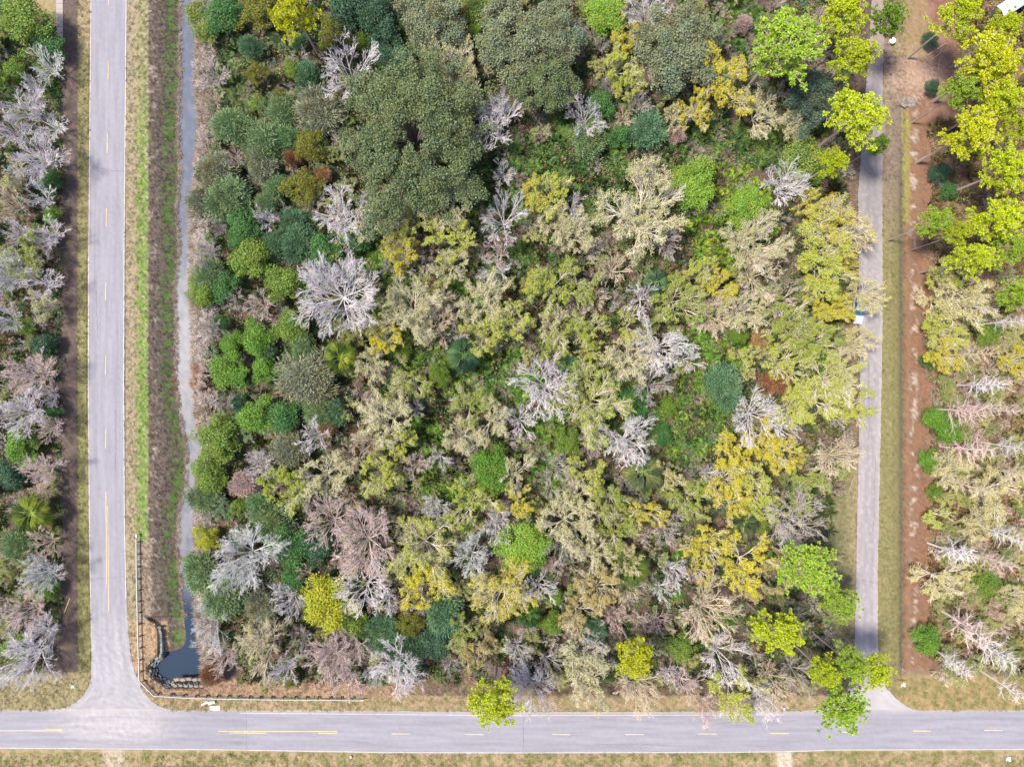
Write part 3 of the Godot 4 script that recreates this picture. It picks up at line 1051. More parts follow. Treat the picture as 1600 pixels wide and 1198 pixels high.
func build_car() -> void:
	# nose towards +z (down the lane)
	var root := thing("parked_car", "white car with blue-tinted windscreen parked under overhanging limbs on the lane", "car", plan(1339, 484, 0.0), deg_to_rad(-4.0))
	var paint_ := StandardMaterial3D.new()
	paint_.albedo_color = Color(0.31, 0.34, 0.38).linear_to_srgb()
	paint_.roughness = 0.3
	paint_.clearcoat_enabled = true
	paint_.clearcoat = 0.6
	var glass := mat(Color(0.02, 0.09, 0.17), 0.15)
	var dark := mat(Color(0.03, 0.03, 0.035), 0.7)
	# body: cross sections along z
	var g := Geo.new()
	var st := [[-2.35, 0.70, 0.45, 0.72], [-2.2, 0.84, 0.30, 0.92], [-1.2, 0.90, 0.25, 0.98], [0.6, 0.90, 0.25, 0.98], [1.6, 0.87, 0.27, 0.90], [2.15, 0.78, 0.32, 0.78], [2.38, 0.60, 0.42, 0.62]]
	var rings := []
	for s in st:
		var w: float = s[1]
		var lo: float = s[2]
		var hi: float = s[3]
		rings.append([Vector3(-w * 0.9, lo, s[0]), Vector3(-w, lerpf(lo, hi, 0.55), s[0]), Vector3(-w * 0.9, hi * 0.97, s[0]), Vector3(-w * 0.5, hi + 0.03, s[0]), Vector3(w * 0.5, hi + 0.03, s[0]), Vector3(w * 0.9, hi * 0.97, s[0]), Vector3(w, lerpf(lo, hi, 0.55), s[0]), Vector3(w * 0.9, lo, s[0])])
	for i in rings.size() - 1:
		for k in 8:
			var k1 := (k + 1) % 8
			g.quad(rings[i][k], rings[i][k1], rings[i + 1][k1], rings[i + 1][k], Color.WHITE)
	for e in [0, rings.size() - 1]:
		for k in range(1, 7):
			g.tri(rings[e][0], rings[e][k], rings[e][k + 1], Color.WHITE)
	mi("body", g.mesh(), paint_, root)
	var roof := Geo.new()
	roof.box(Vector3(0, 1.42, -0.45), Vector3(0.66, 0, 0), Vector3(0, 0.05, 0), Vector3(0, 0, 0.85), Color.WHITE, 0.08)
	mi("roof", roof.mesh(), paint_, root)
	var cab := [[Vector3(-0.80, 0.98, 1.05), Vector3(0.80, 0.98, 1.05), Vector3(0.63, 1.40, 0.36), Vector3(-0.63, 1.40, 0.36), "windscreen"], [Vector3(-0.78, 0.98, -1.95), Vector3(0.78, 0.98, -1.95), Vector3(0.62, 1.40, -1.26), Vector3(-0.62, 1.40, -1.26), "rear_window"], [Vector3(-0.84, 0.97, 0.95), Vector3(-0.84, 0.97, -1.85), Vector3(-0.65, 1.40, -1.22), Vector3(-0.65, 1.40, 0.34), "side_window"], [Vector3(0.84, 0.97, 0.95), Vector3(0.84, 0.97, -1.85), Vector3(0.65, 1.40, -1.22), Vector3(0.65, 1.40, 0.34), "side_window"]]
	for p in cab:
		var w := Geo.new()
		w.quad(p[0], p[1], p[2], p[3], Color.WHITE)
		mi(p[4], w.mesh(), glass, root)
	for sx in [-1.0, 1.0]:
		for z in [-1.45, 1.42]:
			var t := Geo.new()
			t.tube(Vector3(sx * 0.70, 0.32, z), Vector3(sx * 0.91, 0.32, z), 0.32, 0.32, 14, Color.WHITE)
			for k in 14:
				var a := TAU * k / 14
				var b := TAU * (k + 1) / 14
				var c := Vector3(sx * 0.912, 0.32, z)
				t.tri(c, c + Vector3(0, cos(a), sin(a)) * 0.32, c + Vector3(0, cos(b), sin(b)) * 0.32, Color.WHITE)
			mi("wheel", t.mesh(), dark, root)
		var m := Geo.new()
		m.box(Vector3(sx * 0.99, 1.0, 0.72), Vector3(0.1, 0, 0), Vector3(0, 0.07, 0), Vector3(0, 0, 0.06), Color.WHITE, 0.2)
		mi("side_mirror", m.mesh(), dark, root)
		var l := Geo.new()
		l.box(Vector3(sx * 0.56, 0.66, 2.28), Vector3(0.14, 0, 0), Vector3(0, 0.06, 0), Vector3(0, 0, 0.07), Color.WHITE, 0.2)
		mi("headlight", l.mesh(), mat(Color(0.7, 0.72, 0.75), 0.1), root)


func build_small_things() -> void:
	var white := mat(Color(0.42, 0.42, 0.44), 0.6)
	var grey := mat(Color(0.15, 0.145, 0.145), 0.9, 0.0, grit, 2.0)
	var bark := mat(Color(0.23, 0.17, 0.14), 0.95, 0.0, grit, 2.0)
	# the flat white board and the bent panel by the guardrail
	var g := Geo.new()
	g.box(Vector3(0, 0.03, 0), Vector3(0.84, 0, 0), Vector3(0, 0.025, 0), Vector3(0, 0, 0.33), Color.WHITE, 0.02)
	var o := mi("board", g.mesh(), white)
	o.position = plan(335.5, 1106, 0.06)
	tag(o, "white rectangular board lying flat on the verge below the guardrail", "board")
	var root := thing("bent_panel", "white bent panel with a slanting strip caught against the guardrail", "panel", plan(327, 1097, 0.1))
	g = Geo.new()
	g.box(Vector3(-0.75, 0.25, 0.12), Vector3(0.55, 0.05, -0.30), Vector3(0, 0.02, 0), Vector3(0.05, 0, 0.12), Color.WHITE)
	mi("strip", g.mesh(), white, root)
	g = Geo.new()
	g.box(Vector3(0.25, 0.32, -0.10), Vector3(0.72, 0, -0.04), Vector3(0, 0.02, 0), Vector3(0.02, 0.05, 0.14), Color.WHITE)
	g.box(Vector3(0.35, 0.24, 0.12), Vector3(0.45, 0, -0.16), Vector3(0, 0.02, 0), Vector3(0.03, 0, 0.10), Color(0.9, 0.9, 0.92))
	mi("panel", g.mesh(), white, root)
	# yellow pole leaning at the left verge
	g = Geo.new()
	g.tube(plan(100, 957, 0.0), plan(108.5, 934, 0.9), 0.045, 0.045, 8, Color.WHITE)
	o = mi("marker_pole", g.mesh(), mat(Color(0.50, 0.40, 0.08), 0.6))
	tag(o, "thin yellow pole leaning over the dark leaf strip, lower left", "pole")
	# white post at the bottom verge
	root = thing("marker_post", "small white post on the grass above the bottom road, left of the corner pines", "post", plan(1222, 1103, 0.0))
	g = Geo.new()
	g.box(Vector3(0, 0.5, 0), Vector3(0.06, 0, 0), Vector3(0, 0.5, 0), Vector3(0, 0, 0.05), Color.WHITE, 0.1)
	mi("shaft", g.mesh(), white, root)
	g = Geo.new()
	g.box(Vector3(0, 1.05, 0.02), Vector3(0.12, 0, 0), Vector3(0, 0.04, 0), Vector3(0, 0, 0.24), Color.WHITE, 0.15)
	mi("cap", g.mesh(), white, root)
	# white bin at the head of the lane
	root = thing("bin", "white bin standing at the top end of the lane", "bin", plan(1391, 67, 0.0), 0.4)
	g = Geo.new()
	g.tube(Vector3(0, 0, 0), Vector3(0, 0.8, 0), 0.34, 0.46, 14, Color.WHITE)
	mi("body", g.mesh(), white, root)
	g = Geo.new()
	g.tube(Vector3(0, 0.8, 0), Vector3(0, 0.86, 0), 0.5, 0.5, 14, Color.WHITE)
	g.tube(Vector3(0, 0.86, 0), Vector3(0, 0.95, 0), 0.5, 0.02, 14, Color.WHITE)
	mi("lid", g.mesh(), mat(Color(0.66, 0.70, 0.74), 0.5), root)
	# bucket on the grass south of the road, and a second scrap at the right
	root = thing("bucket", "white bucket on the grass below the bottom road, left half", "bucket", plan(548, 1181, 0.0))
	g = Geo.new()
	g.tube(Vector3.ZERO, Vector3(0, 0.4, 0), 0.2, 0.27, 12, Color.WHITE)
	mi("body", g.mesh(), white, root)
	g = Geo.new()
	g.tube(Vector3(0, 0.37, 0), Vector3(0, 0.41, 0), 0.30, 0.30, 12, Color(0.9, 0.9, 0.9))
	g.tube(Vector3(0, 0.30, 0), Vector3(0, 0.31, 0), 0.27, 0.0, 12, Color(0.5, 0.5, 0.5))
	mi("rim", g.mesh(), white, root)
	for r in [[1576, 1186, "white crumpled sheet on the grass below the bottom road, far right", Color(0.6, 0.64, 0.68), 0.42], [113, 1073, "pale teal scrap on the grass at the left road's corner", Color(0.30, 0.52, 0.52), 0.34], [1412, 1070, "grey-green drain cover at the end of the dark gully by the lane", Color(0.30, 0.36, 0.34), 0.45]]:
		g = Geo.new()
		for i in 5:
			for j in 5:
				var p := func(a: int, b: int) -> Vector3: return Vector3((a - 2.5) * 0.35 + 0.1 * sin(a * 3.1 + b), 0.12 + 0.10 * sin(a * 2.3 + b * 1.7) + 0.05 * cos(b * 4.1), (b - 2.5) * 0.3 + 0.1 * cos(a + b * 2.7)) * float(r[4])
				g.quad(p.call(i, j), p.call(i + 1, j), p.call(i + 1, j + 1), p.call(i, j + 1), shade(0.85, 1.1, 0.02))
		o = mi("scrap", g.mesh(), mat(r[3], 0.7))
		o.position = plan(r[0], r[1], 0.03)
		tag(o, r[2], "scrap")
	# stones heaped at the culvert below the sandy yard
	for k in 9:
		g = Geo.new()
		var n := 7
		for j in 5:
			for i in n:
				var a := TAU * i / n
				var b := PI * j / 4 - PI / 2
				var q := 0.36 * (1.0 + rnd(-0.28, 0.28))
				g.v.push_back(Vector3(cos(a) * cos(b) * q * 1.2, sin(b) * q * 0.7, sin(a) * cos(b) * q))
				g.c.push_back(shade(0.75, 1.2, 0.05))
		for j in 4:
			for i in n:
				var k0 := j * n + i
				var k1 := j * n + (i + 1) % n
				g.ix.append_array(PackedInt32Array([k0, k1, k1 + n, k0, k1 + n, k0 + n]))
		o = mi("stone", g.mesh(), grey)
		o.position = plan(1414 + (k % 3) * 7 + rnd(-2, 2), 156 + floorf(k / 3.0) * 4.5 + rnd(-1, 1), 0.14)
		o.rotation.y = rnd(0, TAU)
		tag(o, "grey stone in the heap at the lower edge of the sandy yard", "stone", "stones heaped below the sandy yard")
	# fallen logs in the yard
	for r in [[1448, 88, 1478, 68, 0.13, "longest fallen log in the yard, pointing at the spiky bush"], [1452, 96, 1474, 80, 0.09, "thinner fallen log beside the longest one in the yard"], [1450, 104, 1468, 98, 0.07, "short fallen stick lying nearly level in the yard"], [1466, 108, 1468, 92, 0.08, "short pale stick lying upright in the picture in the yard"], [1326, 770, 1336, 742, 0.06, "thin stick on the lane's left verge"], [92, 770, 101, 776, 0.06, "pale stick on the dark leaf strip left of the left road"], [641, 556, 668, 538, 0.07, "pale fallen branch on the brown floor beside the blue-green palm"], [1128, 786, 1136, 797, 0.13, "orange-brown log end on the floor by the golden trees"], [655, 585, 672, 580, 0.07, "pinkish fallen stick left of the lime bush"]]:
		root = thing("log", r[5], "log", plan(r[0], r[1], 0.0))
		var e := plan(r[2], r[3], 0.22) - root.position
		g = Geo.new()
		g.tube(Vector3(0, float(r[4]), 0), e, r[4], float(r[4]) * 0.7, 8, shade(0.9, 1.2, 0.05))
		mi("stem", g.mesh(), bark, root)
		for k in 4:
			g = Geo.new()
			var p := e * rnd(0.35, 0.95) + Vector3(0, 0.08, 0)
			g.tube(p, p + (e.normalized() + side_of(Vector3.UP) * 0.9 + Vector3(0, 0.2, 0)) * rnd(0.4, 1.0), 0.03, 0.012, 4, shade(0.9, 1.2, 0.05))
			mi("branch", g.mesh(), bark, root)
	# white rail at the very bottom
	root = thing("rail_fence", "white rail fence along the very bottom edge, left of centre", "fence", plan(240, 1197, 0.0))
	for k in 5:
		g = Geo.new()
		g.box(Vector3(2.4 * k, 0.4, 0), Vector3(0.06, 0, 0), Vector3(0, 0.5, 0), Vector3(0, 0, 0.06), Color.WHITE, 0.1)
		mi("post", g.mesh(), white, root)
	for h in [0.4, 0.8]:
		g = Geo.new()
		g.box(Vector3(4.8, h, -0.09), Vector3(4.9, 0, 0), Vector3(0, 0.07, 0), Vector3(0, 0, 0.025), Color.WHITE)
		mi("rail", g.mesh(), white, root)


# ---------------------------------------------------------------- planting

const LEAF := {
	"oak": Color(0.092, 0.122, 0.055), "grey": Color(0.13, 0.15, 0.09), "blue": Color(0.062, 0.09, 0.066),
	"fresh": Color(0.15, 0.205, 0.045), "deep": Color(0.05, 0.135, 0.035), "dark": Color(0.028, 0.075, 0.042), "moss": Color(0.12, 0.19, 0.028), "bright": Color(0.10, 0.205, 0.025),
	"olive": Color(0.125, 0.13, 0.014), "gold": Color(0.40, 0.43, 0.018), "sun": Color(0.27, 0.285, 0.015), "leaf": Color(0.19, 0.31, 0.045), "lime": Color(0.25, 0.375, 0.045), "yellow": Color(0.38, 0.46, 0.03), "green": Color(0.15, 0.26, 0.03),
	"teal": Color(0.105, 0.195, 0.112), "sage": Color(0.165, 0.24, 0.12), "ash": Color(0.205, 0.22, 0.155), "mint": Color(0.165, 0.275, 0.135),
}
const BUD := {
	"yellow": Color(0.305, 0.335, 0.068), "gold": Color(0.38, 0.345, 0.045), "cream": Color(0.345, 0.338, 0.185), "olive": Color(0.20, 0.24, 0.05), "limey": Color(0.235, 0.28, 0.05),
	"pale": Color(0.38, 0.35, 0.16), "tan": Color(0.31, 0.255, 0.11),
}
const BARK := {
	"white": Color(0.47, 0.45, 0.49), "silver": Color(0.44, 0.455, 0.47), "grey": Color(0.33, 0.305, 0.30), "cream": Color(0.44, 0.375, 0.29), "pink": Color(0.45, 0.365, 0.36), "rose": Color(0.44, 0.335, 0.33),
	"russet": Color(0.26, 0.13, 0.075), "tan": Color(0.42, 0.27, 0.14), "bud": Color(0.50, 0.46, 0.40),
}


func build_kits() -> void:
	kits.bare_s = []
	kits.bare_m = []
	kits.bare_l = []
	kits.bud_s = []
	kits.bud_m = []
	kits.pole = [pole_kit(2.3, 13.0), pole_kit(2.0, 13.0), pole_kit(2.6, 13.0)]
	for i in 4:
		kits.bare_s.append(bare_kit(2.2, 4.5, 8 + i % 3, [6, 5, 4, 2], 0.11, 1.0, 0.011))
	for i in 10:
		kits.bare_m.append(bare_kit(4.2, 9.5 - 0.3 * i, 6 + (i * 3) % 7, [7, 6, 4, 3] if i % 2 else [6, 6, 5, 3], [0.05, 0.10, 0.15, 0.08][i % 4], [0.75, 1.1, 1.35][i % 3], 0.015))
	for i in 2:
		kits.bare_l.append(bare_kit(6.2, 11.0, 11 + 2 * i, [9, 7, 5, 2], 0.09, 1.15, 0.018))
	for i in 3:
		kits.bud_s.append(bare_kit(2.4, 5.0, 6, [6, 5, 3], 0.15, 1.0, 0.013, 11.0, 0.085))
	for i in 7:
		kits.bud_m.append(bare_kit(4.0, 9.0, 6 + i % 3, [6, 6, 4], 0.14, 1.1, 0.0165, 17.0, 0.10))
	kits.bud_thin = []
	for i in 5:
		kits.bud_thin.append(bare_kit(4.0, 9.0, 7 + i % 3, [7, 6, 4], 0.13, 1.15, 0.0155, 7.0, 0.10))
	kits.bud_l = [bare_kit(6.4, 11.0, 11, [9, 7, 5], 0.12, 1.15, 0.0175, 7.0, 0.105), bare_kit(6.0, 10.5, 10, [9, 7, 5], 0.13, 1.2, 0.0175, 8.0, 0.105)]
	kits.oak_m = []
	for i in 3:
		kits.oak_m.append(clump_kit(5.0, 3.4, 5.5, 26000, "leaf", 0.125, 90, 0.155))
	kits.oak_l = [clump_kit(11.0, 5.0, 8.0, 80000, "leaf", 0.145, 360, 0.085)]
	kits.green = []
	for i in 5:
		kits.green.append(clump_kit(2.4, 2.2, 2.0, 7000, "leaf", 0.1, 22, 0.3))
	kits.myrtle = []
	for i in 5:
		kits.myrtle.append(clump_kit(2.6, 2.1, 1.8, 7500, "blade", 0.23, 20, 0.34))
	kits.cedar = []
	for i in 4:
		kits.cedar.append(clump_kit(2.8, 2.8, 2.8, 7000, "leaf", 0.095, 46, 0.2))
	kits.lime = []
	for i in 3:
		kits.lime.append(clump_kit(3.6, 2.6, 3.6, 12000, "leaf", 0.1, 40, 0.23))
	kits.pine = []
	for i in 5:
		kits.pine.append(pine_kit(4.2, 17.0, 0.64, 34))
	kits.frond = frond_mesh()


func build_plants() -> void:
	var wood_dark := mat(Color(0.15, 0.125, 0.115), 0.95)
	var pine_bark := mat(Color(0.25, 0.2, 0.2), 0.95)
	var count := {}
	for p in plants():
		var kind: String = p[0]
		var tint: String = p[1]
		var x: float = p[2]
		var y: float = p[3]
		var r: float = p[4] * UNIT
		var n: int = count.get(kind, 0)
		count[kind] = n + 1
		var list: Array
		var high := 3.0
		match kind:
			"dead":
				list = kits.myrtle
				high = 1.6 + r * 1.1
			"bare":
				list = kits.bare_s if r < 3.0 else (kits.bare_m if r < 5.2 else kits.bare_l)
				high = 3.0 + r * 1.45
				if x > 1490.0 and y > 480.0 and kind == "bare":
					list = kits.pole
					high = 13.0
					r *= 0.8
			"bud":
				list = kits.bud_s if r < 2.3 else (kits.bud_l if r > 4.55 else kits.bud_thin if tint in ["cream", "pale"] else kits.bud_m)
				high = 3.6 + r * 1.3
			"oak":
				list = kits.oak_m if r < 8.0 else kits.oak_l
				high = 5.5 + r * 0.72
			"myrtle":
				list = kits.myrtle
				high = 1.6 + r * 0.95
			"green":
				list = kits.green
				high = 1.4 + r * 1.1
			"cedar":
				list = kits.cedar
				high = 1.6 + r * 1.35
			"lime":
				list = kits.lime
				high = 2.0 + r * 1.3
			"pine":
				list = kits.pine
				high = 13.0 + r * 0.8
			"palm":
				list = [{"R": 2.7, "H": 6.0, "mid": 0.95}]
				high = 5.0
		var kit: Dictionary = list[n % list.size()]
		# where the foot stands: crowns at the wood's edges rise from inside it
		var mid: float = high * kit.mid
		var most := 99.0
		if x < 118.0:
			most = FLY * (1.0 - (800.0 - 95.0) / (800.0 - minf(x, 86.0)))
		elif x > 1440.0:
			most = FLY * (1.0 - 650.0 / maxf(x - 800.0, 664.0))
		if kind != "pine" and mid > most and most < 60.0:
			mid = maxf(most, 1.3 if kind in ["green", "myrtle", "palm"] else 2.0)
			high = mid / float(kit.mid)
		var at := plan(x, y, mid)
		var ground_h := -hollow(x, y) if kind != "pine" else 0.0
		at.y = ground_h
		r *= (FLY - mid) / FLY * ({"bare": 1.14, "dead": 1.1, "bud": 1.22, "pine": 1.12}.get(kind, 1.16))
		var long := rnd(0.88, 1.14)
		var scale_ := Vector3(r / kit.R * long, high / kit.H, r / kit.R / long)
		var turn := rnd(0, TAU)
		var called: String = {"bare": "bare_tree", "dead": "dead_shrub", "bud": "budding_tree", "oak": "oak_tree", "myrtle": "myrtle_shrub", "green": "leafy_shrub", "cedar": "cedar_bush", "lime": "lime_green_tree", "pine": "pine_tree", "palm": "fan_palm"}[kind]
		var cat: String = "shrub" if kind in ["dead", "myrtle", "green", "cedar"] or r < 1.6 else ("pine tree" if kind == "pine" else ("palm" if kind == "palm" else "tree"))
		var grp: String = {"bare": "leafless trees of the wood", "dead": "dead twiggy shrubs", "bud": "trees coming into leaf", "oak": "evergreen oaks", "myrtle": "soft grey-green shrubs", "green": "leafy green shrubs", "cedar": "lumpy evergreen bushes", "lime": "lime green crowns", "pine": "tall pines", "palm": "fan palms"}[kind]
		var root := thing(called, p[5], cat, at, turn, grp)
		if kind == "palm":
			make_palm(root, r / 2.7, high, tint)
			continue
		root.scale = scale_
		if kind == "dead":
			mi("trunk", kit.trunk, wood_dark, root)
			mi("crown", kit.crown, mat(BARK[tint], 0.8, 0.6), root)
		elif kind == "bare":
			mi("trunk", kit.trunk, mat(BARK[tint], 0.85), root)
			mi("branches", kit.branches, mat(BARK[tint], 0.85), root)
		elif kind == "bud":
			mi("trunk", kit.trunk, mat(BARK.bud, 0.85), root)
			mi("branches", kit.branches, mat(BARK.bud, 0.85), root)
			mi("crown", kit.crown, mat(fresher(BUD[tint]), 0.7, 0.75), root)
		else:
			mi("trunk", kit.trunk, pine_bark if kind == "pine" else wood_dark, root)
			mi("crown", kit.crown, mat(fresher(LEAF[tint]), 0.6, 0.75 if kind in ["pine", "lime", "green", "cedar"] else 0.6), root)


func make_palm(root: Node3D, k: float, high: float, tint: String) -> void:
	var g := Geo.new()
	var top := high - 1.0 * k
	for i in 8:
		g.tube(Vector3(0, top * i / 8.0 - 0.3, 0), Vector3(0, top * (i + 1) / 8.0, 0), 0.24, 0.19, 9, shade(0.8, 1.2, 0.05))
	mi("trunk", g.mesh(), mat(Color(0.2, 0.16, 0.13), 0.95), root)
	var c: Color = {"bright": Color(0.25, 0.34, 0.075), "teal": Color(0.115, 0.22, 0.12), "sage": Color(0.17, 0.225, 0.10), "green": Color(0.07, 0.16, 0.04), "fresh": Color(0.16, 0.24, 0.06)}[tint]
	var looks := [mat(c, 0.5, 0.6), mat(Color(c.r * 1.6, c.g * 1.4, c.b * 1.3), 0.5, 0.6), mat(Color(c.r * 0.55, c.g * 0.62, c.b * 0.8), 0.5, 0.6)]
	for i in 38:
		var f := mi("frond", kits.frond, looks[rng.randi() % 3], root)
		var e := lerpf(0.95, -0.55, pow((i + 0.5) / 38.0, 0.75)) + rnd(-0.1, 0.1)
		f.position = Vector3(0, top, 0)
		f.rotation = Vector3(-e, i * 2.39996 + rnd(-0.2, 0.2), rnd(-0.3, 0.3))
		f.scale = Vector3.ONE * k * rnd(0.85, 1.05)


func in_carpet(carpets: Array, x: float, y: float) -> bool:
	for k in 23:
		var c: Array = carpets[k]
		if pow((x - c[0]) / c[2], 2.0) + pow((y - c[1]) / c[3], 2.0) < 0.75:
			return true
	return false


func build_ground_cover() -> void:
	# palmetto carpets: middle x, y, half widths, tint, plants
	var green := [Color(0.09, 0.19, 0.018), Color(0.065, 0.16, 0.018), Color(0.15, 0.235, 0.028)]
	var deep := [Color(0.04, 0.11, 0.02), Color(0.06, 0.13, 0.022), Color(0.10, 0.165, 0.03)]
	var lime := [Color(0.185, 0.29, 0.015), Color(0.24, 0.32, 0.015), Color(0.11, 0.235, 0.015)]
	var pale := [Color(0.15, 0.205, 0.07), Color(0.18, 0.23, 0.09), Color(0.08, 0.15, 0.05)]
	var dim := [Color(0.03, 0.065, 0.05), Color(0.05, 0.085, 0.06), Color(0.07, 0.10, 0.07)]
	var carpets := [
		[372, 112, 34, 92, pale, "light green glossy palmetto carpet by the ditch, top left"], [612, 80, 46, 58, deep, "dark palmetto carpet between the oaks, top"], [585, 20, 56, 34, dim, "blue-green palmetto shade at the top edge"],
		[790, 282, 92, 78, deep, "dark palmetto carpet right of the biggest oak"], [912, 270, 82, 74, deep, "dark palmetto carpet above the cream crowns"], [1142, 342, 74, 86, lime, "lime palmetto carpet, upper right of the wood"],
		[596, 445, 46, 60, green, "green palmetto carpet right of the largest bare tree"], [742, 440, 44, 48, green, "green palmetto carpet above the centre"], [664, 540, 60, 46, green, "green palmetto carpet left of the blue-green palm"],
		[770, 590, 90, 50, green, "green palmetto carpet below the blue-green palm"], [1110, 540, 64, 52, green, "green palmetto carpet right of centre"], [1092, 655, 64, 74, green, "broad palmetto carpet, right of centre"],
		[664, 690, 34, 40, green, "palmetto clump left of the tan-cream trees"], [690, 762, 44, 44, green, "palmetto clump left of the bright green mound"], [1252, 236, 52, 56, deep, "palmetto carpet by the upper lane"],
		[856, 700, 36, 74, green, "palmetto carpet below the central starburst tree"], [556, 385, 40, 70, deep, "palmetto carpet at the forked white tree"], [842, 402, 60, 34, deep, "palmetto carpet below the lavender tree"],
		[1150, 40, 44, 44, deep, "palmetto clump at the top right"], [980, 640, 60, 60, deep, "palmetto shade behind the lime-yellow mound"], [40, 120, 50, 70, deep, "palmetto shade at the left edge"], [930, 205, 80, 40, deep, "palmetto shade in the dark hollow"],
		[1120, 228, 90, 40, deep, "dark palmetto carpet between the lime patch and the golden trees"],
		[600, 560, 300, 60, deep, "scattered palmetto across the middle of the wood"], [760, 880, 120, 90, deep, "scattered palmetto in the lower wood"], [440, 880, 100, 90, dim, "dark scattered palmetto, lower left"],
	]
	var bases := [palmetto_mesh(7), palmetto_mesh(8), palmetto_mesh(6)]
	var look := mat(Color.WHITE, 0.55, 0.6)
	var idx := 0
	for c in carpets:
		var places := []
		var tints := []
		var area: float = PI * c[2] * c[3] * UNIT * UNIT
		var count := int(area * (1.6 if idx < 23 else 0.3))
		for k in count:
			var a := rnd(0, TAU)
			var q := sqrt(rng.randf())
			var x: float = c[0] + cos(a) * q * c[2]
			var y: float = c[1] + sin(a) * q * c[3]
			if not in_wood(x, y) or patch.get_noise_2d(x * 1.6 + 900.0, y * 1.6) < -0.16:
				continue
			var s := rnd(0.75, 1.45)
			var b := Basis(Vector3.UP, rnd(0, TAU)).scaled(Vector3(s, s * rnd(0.8, 1.3), s))
			places.append(Transform3D(b, plan(x, y, 0.9) * Vector3(1, 0, 1)))
			var t := rnd(0.7, 1.25)
			var col: Color = c[4][rng.randi() % 3]
			tints.append(Color(col.r * t, col.g * t, col.b * t))
		scatter("palmetto_thicket", bases[idx % 3], look, places, tints, c[5])
		idx += 1
	# low growth between the trees
	var low := [leaf_heap(46, 0.5, 0.11), leaf_heap(60, 0.7, 0.1), tussock(26, 0.9, 0.8, 0.03)]
	var sets := [[], [], []]
	var cols := [[], [], []]
	for k in 46000:
		var x := rnd(-30, 1640)
		var y := rnd(-30, 1090)
		if not in_wood(x, y):
			continue
		var n := patch.get_noise_2d(x * 0.9 + 50.0, y * 0.9)
		if n < -0.26:
			continue
		var w := rng.randi() % 3
		var s := rnd(0.6, 1.9)
		sets[w].append(Transform3D(Basis(Vector3.UP, rnd(0, TAU)).scaled(Vector3(s, s * rnd(0.7, 1.4), s)), plan(x, y, 0.0 - hollow(x, y))))
		var c := mixed(Color(0.03, 0.09, 0.018), Color(0.14, 0.165, 0.045), pow(rng.randf(), 1.3))
		if rng.randf() < 0.25:
			c = Color(0.2, 0.13, 0.09)
		if rng.randf() < 0.18:
			c = Color(0.06, 0.11, 0.07)
		if x > 1440.0:
			c = mixed(c, Color(0.24, 0.15, 0.085), 0.5)
		cols[w].append(c)
	for w in 3:
		scatter("undergrowth", low[w], mat(Color.WHITE, 0.7, 0.6), sets[w], cols[w], ["low leafy undergrowth on the forest floor", "bushy undergrowth on the forest floor", "bladed undergrowth on the forest floor"][w])
	# thin young trees filling the gaps, and pale scrub along the ditch
	for w in 3:
		var at := []
		var wood := []
		var leaf := []
		var leafy := []
		for k in 1150:
			var x := rnd(-30, 1640)
			if k >= 950:
				x = rnd(1460, 1640)
			var y := rnd(-30, 1082)
			if not in_wood(x, y):
				continue
			var n := patch.get_noise_2d(x * 0.6 + 700.0 * w, y * 0.6)
			var ditch_side := x > 290.0 and x < 520.0 and y < 960.0
			if n < (0.12 if ditch_side else (-0.3 if x > 1440.0 else -0.06)) or in_carpet(carpets, x, y) or (x > 1000.0 and x < 1300.0 and y > 190.0 and y < 400.0) or (x > 1440.0 and y < 420.0):
				continue
			var s := rnd(0.4, 0.85)
			at.append(Transform3D(Basis(Vector3.UP, rnd(0, TAU)).scaled(Vector3(s, s * rnd(0.7, 1.1), s)), plan(x, y, 0.0 - hollow(x, y))))
			wood.append(mixed(Color(0.30, 0.25, 0.235), Color(0.46, 0.43, 0.41), rng.randf()) if x < 1440.0 else mixed(Color(0.36, 0.26, 0.23), Color(0.50, 0.42, 0.38), rng.randf()))
			var l := mixed(Color(0.11, 0.17, 0.03), Color(0.31, 0.32, 0.10), rng.randf())
			if ditch_side:
				l = mixed(Color(0.06, 0.14, 0.05), Color(0.15, 0.2, 0.08), rng.randf())
			if rng.randf() < 0.55:
				leafy.append(at[-1])
				leaf.append(l)
		scatter("sapling_thicket", kits.bud_s[w].branches, mat(Color.WHITE, 0.85), at, wood, ["fine pale stems of young growth under the trees", "fine grey stems of young growth between the trees", "fine tan stems of young growth in the gaps"][w])
		scatter("sapling_leaves", kits.bud_s[w].crown, mat(Color.WHITE, 0.7, 0.7), leafy, leaf, ["small new leaves of the young growth under the trees", "small new leaves of the young growth between the trees", "small new leaves of the young growth in the gaps"][w])
	var scrub := []
	var scrub_tone := []
	for k in 170:
		var y := rnd(-10, 1010)
		var x := along(EDGE_E, y) + rnd(10.0, 34.0)
		var s := rnd(0.35, 0.7)
		scrub.append(Transform3D(Basis(Vector3.UP, rnd(0, TAU)).scaled(Vector3(s, s * 0.6, s)), plan(x, y, 0.0 - hollow(x, y))))
		scrub_tone.append(mixed(Color(0.40, 0.34, 0.32), Color(0.50, 0.46, 0.46), rng.randf()))
	scatter("ditch_scrub", kits.bare_s[2].branches, mat(Color.WHITE, 0.85), scrub, scrub_tone, "pale twiggy scrub along the ditch bank")
	# twiggy brush between the crowns
	var brush := [kits.bare_s[0].branches, kits.bare_s[1].branches]
